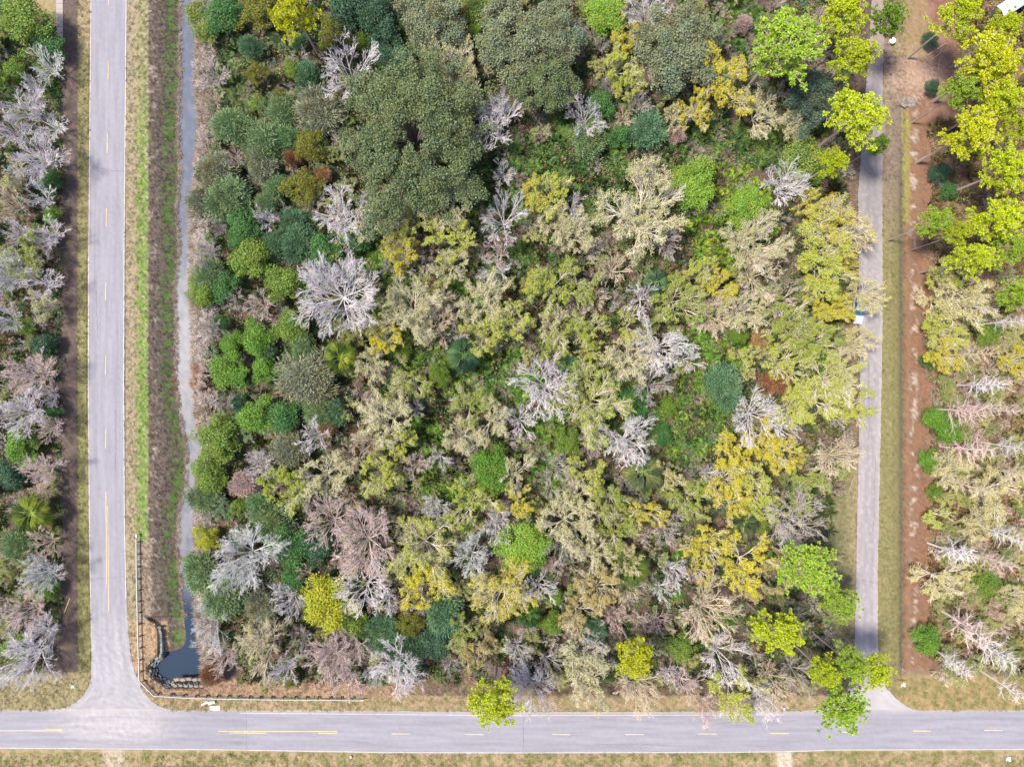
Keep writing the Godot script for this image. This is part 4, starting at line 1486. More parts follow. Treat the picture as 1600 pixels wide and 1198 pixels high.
	for w in 2:
		var at := []
		var tone := []
		for k in 900:
			var x := rnd(-30, 1640)
			var y := rnd(-30, 1085)
			if not in_wood(x, y) or patch.get_noise_2d(x * 0.7 + 400.0 * w, y * 0.7) < -0.05:
				continue
			var s := rnd(0.35, 0.75)
			at.append(Transform3D(Basis(Vector3.UP, rnd(0, TAU)).scaled(Vector3(s, s * rnd(0.5, 0.8), s)), plan(x, y, 0.0 - hollow(x, y))))
			tone.append(mixed(Color(0.17, 0.125, 0.115), Color(0.30, 0.265, 0.25), rng.randf()))
		scatter("brush", brush[w], mat(Color.WHITE, 0.85), at, tone, ["low grey-brown twiggy brush under the trees", "low pale twiggy brush under the trees"][w])
	# sticks and leaf litter
	var places := []
	var tints := []
	for k in 5200:
		var x := rnd(-30, 1640)
		var y := rnd(-30, 1090)
		if not in_wood(x, y):
			continue
		places.append(Transform3D(Basis(Vector3.UP, rnd(0, TAU)).scaled(Vector3.ONE * rnd(0.7, 1.5)), plan(x, y, 0.05 - hollow(x, y))))
		tints.append(mixed(Color(0.26, 0.215, 0.19), Color(0.13, 0.09, 0.07), rng.randf()))
	scatter("fallen_branches", twig_heap(9, 0.6), mat(Color.WHITE, 0.9), places, tints, "pale fallen twigs on the forest floor")
	places = []
	tints = []
	var flake := leaf_heap(14, 0.35, 0.07)
	for k in 26000:
		var x := rnd(-30, 1640)
		var y := rnd(-30, 1190)
		if paved(x, y) or hollow(x, y) > 1.2:
			continue
		var wood := in_wood(x, y)
		var track := x > 1412.0 and x < 1455.0 and y < 1046.0
		var bank := y > 1060.0 and y < 1090.0 and x > 206.0 and x < 600.0
		var dark_strip := x > 88.0 and x < 122.0 and y < 1060.0
		if not (wood or track or bank or dark_strip):
			continue
		places.append(Transform3D(Basis(Vector3.UP, rnd(0, TAU)).scaled(Vector3(1, 0.3, 1) * rnd(0.7, 1.5)), plan(x, y, 0.06 - hollow(x, y))))
		var s := soil(x, y)
		var t := rnd(0.7, 1.5)
		tints.append(Color(s.r * t * 1.1, s.g * t, s.b * t))
	scatter("leaf_litter", flake, mat(Color.WHITE, 0.9), places, tints, "fallen leaves and straw on the ground")
	# grass of the verges
	places = []
	tints = []
	var tuft_ := tussock(12, 0.09, 1.1, 0.018)
	for k in 190000:
		var x := rnd(-30, 1640)
		var y := rnd(-30, 1225)
		var verge := (x > 119.0 and x < 143.0) or (x > 193.0 and x < along(EDGE_W, y) - 1.0 and y < 1090.0) or y > 1060.0 or (x > 1296.0 and x < 1416.0)
		if not verge or paved(x, y):
			continue
		var d := hollow(x, y)
		if d > 1.42:
			continue
		var s := rnd(0.7, 1.8)
		places.append(Transform3D(Basis(Vector3.UP, rnd(0, TAU)).scaled(Vector3(s * 1.3, s, s * 1.3)), plan(x, y, 0.04 - d)))
		var c := soil(x, y)
		var t := rnd(0.75, 1.45)
		var w := rnd(-0.15, 0.1)
		tints.append(Color(c.r * t * (1.0 + w), c.g * t * 1.05, c.b * t * (1.0 - w)))
	scatter("grass", tuft_, mat(Color.WHITE, 0.8, 0.5), places, tints, "short winter grass on the verges")
	# bits of rubbish on the verges
	places = []
	tints = []
	for k in 260:
		var x := rnd(-20, 1620)
		var y := rnd(-20, 1220)
		var verge := (x > 110.0 and x < 136.0) or (x > 199.0 and x < 250.0 and y < 1085.0) or (y > 1088.0 and x > 196.0) or (x > 1380.0 and x < 1440.0)
		if not verge or paved(x, y):
			continue
		places.append(Transform3D(Basis(ball(), rnd(0, TAU)).scaled(Vector3.ONE * rnd(0.5, 1.4)), plan(x, y, 0.12 - hollow(x, y))))
		tints.append(Color(0.5, 0.5, 0.5))
	scatter("litter", leaf_heap(2, 0.05, 0.10), mat(Color.WHITE, 0.8), places, tints, "pale scraps of litter on the verges")
	# dead reeds on both sides of the ditch
	var reed := tussock(18, 0.85, 0.9, 0.045)
	places = []
	tints = []
	for k in 9000:
		var y := rnd(-30, 1048)
		var e := along(EDGE_E, y)
		var w := along(EDGE_W, y)
		var x := 0.0
		var s := 1.0
		if rng.randf() < 0.72:
			x = e + absf(rnd(-1, 1) + rnd(-1, 1)) * 12.0 + 6.0
			s = rnd(0.8, 1.5)
			if y > 1000.0 and x < 318.0:
				continue
		else:
			x = w - absf(rnd(-1, 1) + rnd(-1, 1)) * 4.0 + 1.5
			s = rnd(0.25, 0.6)
			if y > 965.0:
				continue
		if lumps.get_noise_2d(x * 2.0, y * 3.0) < -0.12:
			continue
		var h := 0.0 - hollow(x, y)
		places.append(Transform3D(Basis(Vector3.UP, rnd(0, TAU)).scaled(Vector3.ONE * s), plan(x, y, h)))
		var t := rnd(0.7, 1.35)
		var c := mixed(Color(0.50, 0.41, 0.34), Color(0.56, 0.51, 0.48), clampf(0.5 + 1.5 * patch.get_noise_2d(x, y * 0.7), 0.0, 1.0))
		if absf(y - 590.0) < 20.0 and rng.randf() < 0.6:
			c = Color(0.48, 0.24, 0.14)
		tints.append(Color(c.r * t, c.g * t, c.b * t))
	scatter("reeds", reed, mat(Color.WHITE, 0.85, 0.5), places, tints, "dead tan reeds along the ditch water")


func plants() -> Array:
	# kind, tint, x, y of the crown's middle and its radius in survey units, label
	return [
	# ---- between the ditch and the big oak, top left
	["green", "fresh", 303, 10, 22, "yellow-green bush leaning over the ditch water at the top edge"],
	["green", "fresh", 320, 45, 17, "pale green bush with russet flecks beside the ditch, below the topmost one"],
	["green", "deep", 350, 20, 28, "deep green leafy shrub behind the topmost bush on the ditch bank"],
	["cedar", "olive", 405, 12, 32, "dark olive tree at the top edge left of the yellow pine"],
	["pine", "gold", 458, 18, 38, "yellow pine at the top edge with its bare trunk showing on the right"],
	["green", "dark", 548, 12, 34, "near-black green shrub right of the top-edge yellow pine's trunk"],
	["cedar", "olive", 522, 48, 22, "olive green bush under the trunk of the top-edge yellow pine"],
	["cedar", "moss", 506, 72, 9, "tiny bright moss green bush above the white bare crown near the top"],
	["myrtle", "teal", 392, 72, 17, "round blue-green feathery shrub amid glossy leaves near the ditch top"],
	["myrtle", "sage", 432, 62, 10, "small sage shrub below the top-edge yellow pine"],
	["myrtle", "teal", 468, 65, 12, "small teal shrub in the dark gap below the yellow pine"],
	["cedar", "olive", 398, 113, 17, "yellow-olive lumpy bush beside the bare brown clearing near the ditch top"],
	["cedar", "moss", 456, 106, 15, "round moss green bush left of the white bare crown near the top"],
	["myrtle", "teal", 478, 117, 19, "teal feathery shrub tucked against the round moss green bush"],
	["bare", "white", 543, 106, 46, "white leafless tree standing out against dark green near the top"],
	["cedar", "olive", 437, 148, 10, "little olive bush on the brown clearing above a grey-green shrub"],
	["myrtle", "sage", 440, 174, 23, "soft sage shrub left of the pale ashen crown"],
	["myrtle", "ash", 498, 172, 35, "pale ashen feathery crown below the white leafless tree near the top"],
	["bare", "grey", 324, 108, 27, "grey twiggy shrub overhanging the ditch beside glossy green leaves"],
	["bare", "cream", 326, 152, 20, "cream twiggy shrub overhanging the ditch below the grey one"],
	["myrtle", "sage", 362, 196, 29, "broad sage shrub behind the uppermost brown reeds of the ditch"],
	["green", "fresh", 403, 160, 13, "small fresh green bush at the lower end of the glossy leaf patch"],
	["green", "dark", 578, 18, 30, "dark blue-green shrub at the top edge left of a grey-green oak"],
	["green", "dark", 602, 50, 24, "dark leafy shrub below the top edge in the shade of a grey-green oak"],
	["oak", "grey", 672, 38, 50, "rounded grey-green oak at the top edge, left of a bright leafy shrub"],
	["green", "fresh", 745, 14, 22, "bright leafy shrub at the top edge between two grey-green oaks"],
	["lime", "leaf", 741, 48, 11, "single small lime green bush between two grey-green oaks near the top"],
	["oak", "grey", 800, 62, 60, "large grey-green oak at the top centre"],
	["bud", "cream", 704, 108, 46, "cream twiggy tree wedged between the biggest oak and the top oaks"],
	["bare", "white", 778, 183, 42, "whitish leafless tree at the right rim of the biggest oak"],
	["green", "moss", 566, 64, 13, "small grassy green bush beside the white leafless tree near the top"],
	["green", "dark", 618, 95, 27, "dark green shrub touching the upper rim of the biggest oak"],
	["oak", "oak", 640, 212, 108, "biggest oak of the wood with a wide dark grey-green crown"],
	["oak", "grey", 862, 62, 48, "grey-green oak crown joining the top centre oak on its right"],
	["oak", "oak", 858, 128, 46, "olive-grey oak crown above the russet-flecked white bare tree"],
	# ---- top right of the wood
	["lime", "leaf", 946, 22, 32, "bright lime green crown at the top edge, alone of its colour there"],
	["bare", "white", 1016, 18, 36, "whitish bare crown at the top edge right of the lime green one"],
	["bud", "gold", 980, 58, 24, "white-limbed tree with yellow leaf below the top-edge lime crown"],
	["bare", "grey", 942, 65, 13, "small grey bare bush below the top-edge lime green crown"],
	["oak", "grey", 1062, 72, 60, "grey-green oak near the top right of the wood, broad and pale"],
	["bud", "yellow", 968, 100, 27, "yellow budding tree left of the pinkish dead-looking crown near the top"],
	["bud", "yellow", 985, 132, 22, "yellow-olive budding tree just below the pinkish crown near the top"],
	["dead", "rose", 1020, 112, 22, "pinkish brown twiggy crown under the pale oak near the top right"],
	["bare", "grey", 954, 132, 15, "grey bare bush left of the yellow budding pair near the top"],
	["bare", "white", 885, 148, 27, "white bare tree with a russet spot beneath, left one of a pair"],
	["bare", "white", 915, 182, 29, "white bare tree with spreading forks, right one of a pair"],
	["dead", "russet", 893, 165, 8, "tiny russet bush beneath the pair of white bare trees"],
	["bare", "cream", 977, 180, 15, "cream bare bush in the dark hollow right of the white bare pair"],
	["bare", "grey", 1002, 160, 18, "thin grey bare tree between the yellow budding trees and the dark hollow"],
	["green", "deep", 940, 165, 22, "deep green shrub right of the white bare pair"],
	["myrtle", "sage", 922, 216, 26, "grey-green feathery shrub at the edge of the dark leaf carpet"],
	["myrtle", "teal", 1012, 202, 28, "dark teal shrub beneath the small pink crown"],
	["green", "deep", 970, 212, 18, "deep green shrub between the grey-green and dark teal shrubs"],
	["dead", "rose", 1056, 212, 13, "small pink twiggy crown beside the dark teal shrub"],
	["bud", "gold", 1090, 172, 26, "golden budding tree right of the small pink crown"],
	["bud", "cream", 1060, 175, 20, "cream budding tree above the small pink crown"],
	["dead", "rose", 1161, 38, 14, "reddish pink twiggy bush left of the bright lime pine"],
	["pine", "lime", 1225, 66, 62, "broad bright lime pine at the top, left of the lane pines"],
	["bud", "gold", 1120, 110, 38, "golden leafed tree left below the bright lime pine"],
	["bud", "gold", 1152, 140, 30, "golden leafed tree touching the other one below the bright lime pine"],
	["bud", "cream", 1190, 172, 30, "cream budding tree with a long pale limb near the dark blue-green oak"],
	["bud", "cream", 1243, 190, 24, "cream budding tree at the foot of the dark blue-green oak"],
	["oak", "blue", 1272, 145, 40, "dark blue-green oak beside the lane under the pines"],
	["pine", "yellow", 1320, 22, 38, "yellow-green pine at the top edge over the lane's left side"],
	["pine", "green", 1388, 30, 28, "darker green pine at the top edge, over the end of the lane"],
	["pine", "yellow", 1335, 88, 33, "yellow-green pine leaning over the lane, second one from the top"],
	["pine", "yellow", 1343, 180, 46, "yellow pine with ringed tufts hanging over the middle of the upper lane"],
	["pine", "green", 1372, 226, 17, "small green pine tuft over the lane below the ringed yellow pine"],
	["pine", "yellow", 1302, 254, 24, "yellow pine on the lane's left verge, lowest of the upper group"],
	["green", "fresh", 1252, 248, 34, "bright leafy green shrub left of the lowest upper lane pine"],
	# ---- along the ditch, upper middle
	["myrtle", "sage", 410, 222, 30, "sage shrub above the brown dead bush, broadest there"],
	["myrtle", "mint", 446, 214, 20, "minty round shrub left of the dark yellow-olive bush"],
	["myrtle", "sage", 375, 212, 20, "sage shrub above the small pinkish bare bush near the ditch"],
	["bare", "pink", 366, 246, 17, "small pinkish bare bush between soft sage shrubs near the ditch"],
	["myrtle", "ash", 333, 268, 27, "ashen shrub at the ditch edge between two runs of brown reeds"],
	["myrtle", "ash", 407, 256, 26, "ashen shrub right of the small pinkish bare bush"],
	["dead", "russet", 455, 247, 13, "round russet dead bush left of the dark yellow-olive bush"],
	["cedar", "olive", 483, 226, 25, "dark yellow-olive bush above the bright olive one"],
	["cedar", "olive", 471, 290, 28, "bright olive lumpy bush between two russet dead bushes"],
	["dead", "tan", 504, 272, 13, "tan dead bush at the left rim of the biggest oak"],
	["myrtle", "ash", 311, 312, 22, "ashen shrub reaching over the ditch water"],
	["myrtle", "sage", 356, 310, 32, "large sage shrub just inland of the one over the water"],
	["myrtle", "sage", 416, 318, 19, "small sage shrub above the little white starburst tree"],
	["green", "deep", 380, 348, 27, "deep green shrub left of the little white starburst tree"],
	["bare", "white", 412, 340, 19, "little white starburst tree among blue-green shrubs"],
	["bare", "white", 527, 333, 43, "white bare tree with thick forked limbs at the biggest oak's lower left"],
	["bare", "grey", 340, 355, 13, "small grey bare bush on the reed bank"],
	["bare", "grey", 320, 392, 25, "grey twiggy scrub at the ditch edge, upper middle"],
	["myrtle", "teal", 456, 350, 21, "teal shrub right of the little white starburst tree"],
	["myrtle", "mint", 432, 292, 18, "minty shrub left of the bright olive lumpy bush"],
	["green", "deep", 372, 374, 16, "small deep green shrub below the deep green one by the starburst tree"],
	["green", "moss", 392, 404, 30, "broad moss green shrub inland of the grey twiggy scrub"],
	["myrtle", "teal", 430, 380, 20, "teal shrub below the little white starburst tree"],
	["myrtle", "teal", 465, 380, 26, "wide teal shrub left of the forked white tree's foot"],
	["green", "deep", 502, 385, 24, "deep green shrub beneath the forked white tree"],
	["bare", "white", 545, 382, 16, "small white bare bush at the foot of the forked white tree"],
	["bud", "cream", 588, 345, 33, "cream tree with yellow flecks under the biggest oak, left one"],
	["bud", "yellow", 640, 340, 31, "yellow budding tree under the biggest oak, middle one"],
	["bud", "cream", 690, 308, 38, "creamy yellow tree under the biggest oak, right one"],
	["bud", "yellow", 704, 372, 32, "yellow-white tree below the creamy yellow one under the oak"],
	["bare", "white", 785, 268, 19, "small white bare tree rooted in the dark leaf carpet"],
	["bare", "white", 788, 340, 38, "white bare tree below the small one in the dark leaf carpet"],
	["bare", "pink", 782, 392, 25, "lavender bare tree overlapping the foot of a larger white one"],
	["bud", "gold", 838, 302, 24, "golden tree at the left edge of the dark leaf carpet"],
	["bud", "gold", 626, 396, 25, "golden tree above the cream bare crown left of centre"],
	["green", "deep", 560, 372, 22, "deep green shrub between the forked white tree and the cream tree"],
	["bud", "yellow", 862, 298, 32, "yellow budding tree below the dark leaf carpet"],
	["bare", "white", 896, 318, 20, "white bare bush at the lower edge of the dark leaf carpet"],
	["bud", "cream", 905, 360, 30, "cream budding tree left of the brown bare patch"],
	["bud", "cream", 870, 350, 24, "cream budding tree left of another above the bright centre"],
	["bud", "cream", 1012, 332, 64, "largest cream crown, dense with fine twigs, left of the lime patch"],
	["bare", "cream", 1016, 268, 20, "cream bare top above the largest cream crown"],
	["lime", "leaf", 1082, 288, 36, "lime green crown beside the largest cream crown"],
	["bare", "grey", 1042, 376, 26, "grey bare bush at the lower right of the largest cream crown"],
	["lime", "leaf", 1166, 322, 31, "yellow-lime crown above the dense whitish tree, on the lime patch"],
	["bare", "white", 1230, 288, 36, "white bare tree with a long leaning trunk near the lane"],
	["green", "moss", 1265, 268, 20, "moss green shrub behind the leaning white tree near the lane"],
	["bud", "gold", 1270, 310, 21, "golden bush right of the leaning white tree's trunk"],
	["bud", "gold", 1312, 345, 46, "big golden tree reaching the lane, uppermost of the golden row"],
	["bud", "yellow", 1288, 386, 40, "golden-yellow tree below the uppermost one of the lane row"],
	["bare", "cream", 1348, 372, 25, "cream twiggy limb tree over the lane's left edge"],
	["bud", "cream", 1180, 376, 46, "dense whitish budding tree below the lime patch"],
	# ---- centre left band
	["myrtle", "sage", 326, 428, 25, "sage shrub on the ditch bank, below the grey scrub of the upper middle"],
	["green", "moss", 314, 456, 22, "moss green bush touching the ditch water at mid height"],
	["green", "deep", 350, 445, 22, "deep green shrub inland of the bush touching the water"],
	["green", "moss", 443, 442, 27, "moss green shrub left of the largest white bare tree"],
	["bare", "pink", 404, 476, 23, "lavender-pink bare bush on a brown gap near the ditch"],
	["bare", "grey", 325, 510, 17, "grey bare scrub on the ditch bank at mid height"],
	["green", "bright", 401, 531, 24, "vivid round green bush, upper one of three near the reeds"],
	["green", "deep", 346, 502, 12, "small deep green bush behind the grey scrub on the bank"],
	["green", "bright", 361, 537, 17, "vivid green bush left of the upper vivid round one"],
	["green", "bright", 356, 576, 28, "vivid yellow-green bush beside the rusty reeds, broadest of three"],
	["green", "bright", 412, 574, 20, "vivid green bush right of the one beside the rusty reeds"],
	["myrtle", "teal", 414, 549, 14, "small teal shrub between vivid green bushes"],
	["green", "moss", 455, 510, 25, "moss green bush left of the largest white bare tree's foot"],
	["myrtle", "sage", 474, 545, 21, "sage shrub above the wispy grey-green one"],
	["myrtle", "ash", 478, 590, 40, "wispy grey-green shrub left of the yellow-green palm"],
	["palm", "bright", 530, 558, 26, "yellow-green fan palm below the largest white bare tree"],
	["bare", "white", 522, 458, 62, "largest white bare tree, left of centre"],
	["bare", "cream", 571, 440, 23, "cream bare bush right of the largest white bare tree"],
	["bare", "grey", 620, 416, 23, "grey bare bush above the white-trunked tree left of centre"],
	["bud", "cream", 643, 482, 44, "cream bare-limbed tree with a white trunk, left of centre"],
	["bud", "yellow", 671, 442, 17, "small yellow tree above the white-trunked cream tree"],
	["bare", "cream", 692, 472, 24, "cream bare bush right of the white-trunked cream tree"],
	["bud", "cream", 702, 412, 25, "cream yellowish tree below the yellow-white one under the oak"],
	["bare", "cream", 678, 512, 31, "cream bare crown above the brown open floor"],
	["bud", "cream", 760, 468, 36, "cream budding tree right of the green leaf carpet at centre"],
	["bud", "yellow", 755, 525, 27, "pale yellow tree above the blue-green palm's right side"],
	["bud", "yellow", 798, 508, 28, "yellow-green tree right of the pale yellow one at centre"],
	["bare", "white", 774, 420, 24, "white bare bush below the lavender bare tree"],
	["bud", "gold", 599, 531, 26, "golden tree right of the yellow-green fan palm"],
	["green", "moss", 630, 546, 13, "feathery moss green sprig at the brown open floor's edge"],
	["palm", "teal", 724, 556, 27, "blue-green fan palm beside the brown open floor"],
	["lime", "moss", 686, 584, 17, "lime green bush between the palm and a soft yellow crown"],
	["bud", "limey", 640, 597, 25, "soft yellow-lime crown below the brown open floor"],
	["bud", "cream", 578, 574, 24, "cream tree below the golden one by the yellow-green palm"],
	["bud", "gold", 832, 440, 16, "small golden tree at the centre of the wood"],
	["bud", "limey", 860, 446, 35, "yellow-lime budding tree at the upper centre"],
	["bud", "olive", 906, 440, 29, "olive budding tree right of the yellow-lime one at upper centre"],
	["bare", "cream", 962, 420, 25, "tan bare crown above the small teal palm"],
	["bare", "cream", 928, 470, 21, "tan bare bush left of the white tree over the teal palm"],
	["palm", "teal", 1026, 440, 20, "small teal palm half under a white bare tree"],
	["bare", "white", 1006, 462, 28, "white bare tree in front of the small teal palm"],
	["bud", "olive", 1060, 468, 36, "rounded olive-gold tree right of the small teal palm"],
	["bud", "yellow", 1084, 430, 22, "yellow tree above the rounded olive-gold one"],
	["bud", "cream", 868, 512, 27, "cream budding tree left of the brown gap at centre"],
	["bud", "limey", 916, 512, 27, "lime-olive tree right of the brown gap at centre"],
	["bud", "yellow", 984, 508, 21, "bright yellow flat-topped bush above a grey-limbed tree"],
	["bud", "yellow", 926, 545, 18, "small yellow tree below the lime-olive one at centre"],
	["bare", "white", 1034, 540, 42, "white many-branched bare tree right of the bright yellow flat bush"],
	["bud", "cream", 985, 562, 36, "creamy tree right above the lime-yellow mound"],
	["bare", "white", 1076, 562, 23, "white bare tree beside the glossy leaf patch, right of centre"],
	["palm", "teal", 890, 574, 19, "small teal palm above the lime-yellow mound"],
	["bud", "limey", 868, 548, 22, "lime-olive bush left of the small palm above the mound"],
	["bud", "limey", 926, 632, 52, "lime-yellow mound of a tree just below the centre"],
	["bud", "limey", 915, 600, 30, "lime tree joined to the top of the lime-yellow mound"],
	["bare", "grey", 1022, 602, 31, "grey bare crown below the creamy tree, right of centre"],
	["bare", "white", 856, 606, 47, "white starburst bare tree at the centre of the wood"],
	# ---- centre right band
	["bud", "yellow", 1110, 424, 21, "yellow tree left of the golden one below the dense whitish tree"],
	["bud", "gold", 1132, 448, 25, "golden tree above the whitish limbs, right of the brown hollow"],
	["bare", "cream", 1186, 430, 36, "cream bare-limbed tree below the dense whitish tree"],
	["bare", "pink", 1226, 470, 26, "pinkish white bare crown beside a dark gold bush"],
	["bud", "yellow", 1292, 430, 36, "yellow tree of the lane row, above the dark gold bush"],
	["bud", "gold", 1280, 455, 22, "dark gold bush right of the pinkish white bare crown"],
	["bud", "gold", 1332, 416, 15, "small gold bush on the lane's edge above the parked car"],
	["bare", "cream", 1122, 490, 35, "whitish bare tree left of the leaf carpet's right side"],
	["bud", "cream", 1162, 490, 31, "cream tree right of the whitish bare tree, right of centre"],
	["bud", "olive", 1204, 468, 22, "olive bush left of the pinkish white bare crown"],
	["bud", "olive", 1236, 506, 35, "olive-yellow tree with a long pale twig below, right of centre"],
	["bud", "gold", 1312, 484, 26, "gold tree shading the rear of the parked car"],
	["bud", "yellow", 1282, 510, 22, "yellow tree left below the gold one at the parked car"],
	["bud", "pale", 1357, 462, 26, "pale budding limbs over the lane beside the parked car"],
	["bud", "pale", 1340, 536, 25, "pale budding tree in front of the parked car"],
	["lime", "moss", 1154, 520, 17, "green feathery bush below the cream tree, right of centre"],
	["dead", "tan", 1190, 530, 17, "tan half-dead bush right of the green feathery bush"],
	["bud", "olive", 1270, 535, 33, "olive tree below the gold ones near the parked car"],
	["bud", "yellow", 1226, 562, 31, "yellow tree left of a dark green shrub, right of centre"],
	["green", "deep", 1279, 556, 18, "dark green shrub hidden between yellow trees near the lane"],
	["bud", "yellow", 1165, 556, 20, "small yellow-olive tree beside the leaf carpet, right of centre"],
	["myrtle", "teal", 1132, 602, 30, "round blue-green bush with bright leaf at its foot, right of centre"],
	["green", "fresh", 1110, 615, 14, "fresh green bush at the left foot of the round blue-green bush"],
	["bud", "yellow", 1312, 592, 46, "broad yellow tree overhanging the lane at mid height"],
	["bud", "yellow", 1342, 638, 25, "yellow crown tip over the lane below the broad yellow tree"],
	["bud", "yellow", 1278, 622, 34, "yellow tree left of the broad one overhanging the lane"],
	["bud", "yellow", 1245, 640, 28, "yellow tree with a pink twiggy foot left of the lane row"],
	["dead", "russet", 1212, 598, 22, "rusty brush on the brown floor above a white-limbed tree"],
	# ---- lower left band
	["green", "bright", 396, 650, 28, "bright green domed tree left of centre, above the moss clump"],
	["cedar", "moss", 334, 690, 34, "bright moss-lobed tree at the ditch narrows"],
	["green", "deep", 441, 652, 25, "deep green shrub right of the bright green domed tree"],
	["cedar", "moss", 350, 662, 14, "small moss bush on top of the moss-lobed tree"],
	["bare", "grey", 343, 630, 17, "grey broken-top tree with a brown trunk among the reeds"],
	["myrtle", "teal", 372, 632, 14, "small teal shrub right of the grey broken-top tree"],
	["myrtle", "sage", 496, 640, 22, "sage shrub below the wispy grey-green one"],
	["myrtle", "teal", 525, 645, 18, "teal shrub right of the sage one, left of a cream tree"],
	["bare", "white", 487, 684, 27, "white bare bush beside the rust-topped bush"],
	["dead", "tan", 511, 670, 14, "rust-topped bush above a fallen-looking white limb"],
	["bare", "white", 402, 727, 22, "small white bare tree over a pinkish brown gap"],
	["myrtle", "ash", 450, 702, 26, "ashen green crown left of the white bare bush"],
	["bud", "limey", 446, 756, 34, "yellow-lime crown with a white twig across it, lower left"],
	["green", "moss", 328, 742, 27, "moss and dark green shrub at the ditch below the narrows"],
	["myrtle", "sage", 318, 778, 25, "sage shrub leaning into the ditch below the narrows"],
	["myrtle", "mint", 405, 787, 20, "minty shrub left of the yellow-lime crown's foot"],
	["green", "moss", 370, 792, 14, "small moss bush behind the sage shrub at the ditch"],
	["myrtle", "sage", 422, 812, 28, "sage shrub above the splayed white-grey tree"],
	["dead", "rose", 382, 756, 22, "pinkish brown brush in the gap below the small white bare tree"],
	["bud", "cream", 502, 746, 34, "cream bare-limbed tree right of the yellow-lime crown"],
	["bare", "cream", 540, 718, 25, "cream bare bush above the cream-limbed tree, lower left"],
	["bare", "cream", 542, 782, 24, "tan bare bush above the pinkish spray trees"],
	["bud", "cream", 600, 648, 38, "creamy yellow tree left of centre below the soft lime crown"],
	["bare", "cream", 574, 690, 28, "cream bare tree below the creamy yellow one, left of centre"],
	["bud", "yellow", 622, 690, 24, "yellowish tree left of the leafy green clump"],
	["bare", "white", 648, 640, 14, "small white bare bush on the brown floor left of centre"],
	["bud", "olive", 736, 630, 28, "olive-tan tree below the blue-green palm's brown floor"],
	["bud", "cream", 768, 655, 30, "tan-cream tree left of the white tree below the starburst"],
	["bud", "cream", 724, 684, 27, "cream tree right of the leafy green clump"],
	["bare", "pink", 650, 726, 21, "pinkish white bare bush left of a twin on the brown floor"],
	["bare", "white", 684, 714, 20, "white bare bush, right of its pinkish twin"],
	["bare", "white", 738, 692, 17, "small white bare bush above the bright green mound"],
	["bare", "white", 812, 660, 27, "white bare tree below the central starburst tree"],
	["bud", "yellow", 596, 740, 30, "yellow-white tree above the pinkish spray, left of centre"],
	["bud", "olive", 640, 752, 16, "small olive tree beside the brown floor, left of centre"],
	["lime", "bright", 766, 736, 33, "bright grass green mound below the centre"],
	["bud", "limey", 737, 782, 36, "lime-olive tree at the foot of the bright green mound"],
	["bare", "white", 680, 792, 21, "small white bare tree left of the lime-olive tree"],
	["bud", "cream", 808, 742, 27, "cream tree right of the bright green mound"],
	["bud", "gold", 808, 786, 24, "golden tree above the bright lime crown, lower centre"],
	["bare", "white", 776, 806, 22, "white bare bush left of the golden one, lower centre"],
	# ---- lower centre and right
	["green", "deep", 990, 628, 25, "deep green bush at the right foot of the lime-yellow mound"],
	["bare", "white", 981, 686, 43, "lavender-white bare tree over reddish floor, right of centre"],
	["bare", "pink", 925, 680, 20, "small pinkish bare tree left of the lavender-white one"],
	["cedar", "moss", 888, 690, 21, "bright yellow-green bush left of the small pinkish bare tree"],
	["bare", "grey", 872, 732, 25, "grey bare bush below the bright yellow-green one"],
	["bud", "yellow", 916, 742, 27, "yellow-flecked tree left of the palm below the lavender tree"],
	["palm", "sage", 1008, 738, 31, "large pale fan palm below the lavender-white bare tree"],
	["bud", "cream", 902, 782, 30, "cream bare-limbed tree, lower centre right"],
	["bud", "olive", 958, 782, 27, "olive tree below the yellow-flecked one, lower centre right"],
	["bud", "gold", 1012, 802, 25, "golden tree below the large pale fan palm"],
	["bud", "pale", 1046, 746, 21, "pale budding bush right of the large pale fan palm"],
	["bud", "olive", 1080, 776, 29, "olive-cream tree right of the brown trail, lower right"],
	["bare", "white", 1108, 742, 19, "white bare bush left of the golden lower right group"],
	["green", "moss", 1046, 634, 13, "small round moss bush on the floor, right of centre"],
	["green", "deep", 1035, 682, 15, "small deep green bush right of the lavender-white bare tree"],
	["bare", "white", 1184, 650, 41, "white tree with a thick pale limb above the golden group"],
	["bare", "white", 1226, 668, 24, "white bare top right of the thick pale limb"],
	["bud", "gold", 1150, 704, 29, "golden tree at the top left of the golden lower right group"],
	["bud", "gold", 1190, 692, 27, "golden tree at the top of the golden lower right group"],
	["bud", "gold", 1218, 714, 26, "golden tree at the right of the golden lower right group"],
	["bud", "gold", 1140, 752, 31, "golden tree at the left of the golden lower right group"],
	["bud", "yellow", 1182, 756, 30, "yellow tree in the middle of the golden lower right group"],
	["bud", "gold", 1150, 790, 26, "golden tree at the lower left of the golden lower right group"],
	["bud", "yellow", 1195, 798, 26, "yellow tree at the foot of the golden lower right group"],
	["bud", "gold", 1251, 718, 12, "small round gold bush left of the tan feathery crown"],
	["bare", "cream", 1316, 716, 37, "tan feathery bare crown at the lane verge, lower right"],
	["bud", "olive", 1266, 770, 29, "olive-gold tree left below the tan feathery crown"],
	["bare", "grey", 1240, 812, 46, "grey tangled bare tree at the lane verge, lower right"],
	["palm", "sage", 1166, 818, 22, "sage fan palm half hidden under golden leaf, lower right"],
	["green", "fresh", 1190, 822, 13, "fresh green bush right of the half hidden sage palm"],
	# ---- bottom left of the wood
	["bare", "silver", 372, 878, 52, "splayed white-grey tree fanning toward the lower left"],
	["cedar", "sun", 320, 842, 20, "bright yellow bush at the ditch above the splayed grey tree"],
	["myrtle", "sage", 310, 898, 29, "sage shrub left of the splayed white-grey tree"],
	["myrtle", "sage", 348, 935, 31, "grey-green shrub below the splayed white-grey tree"],
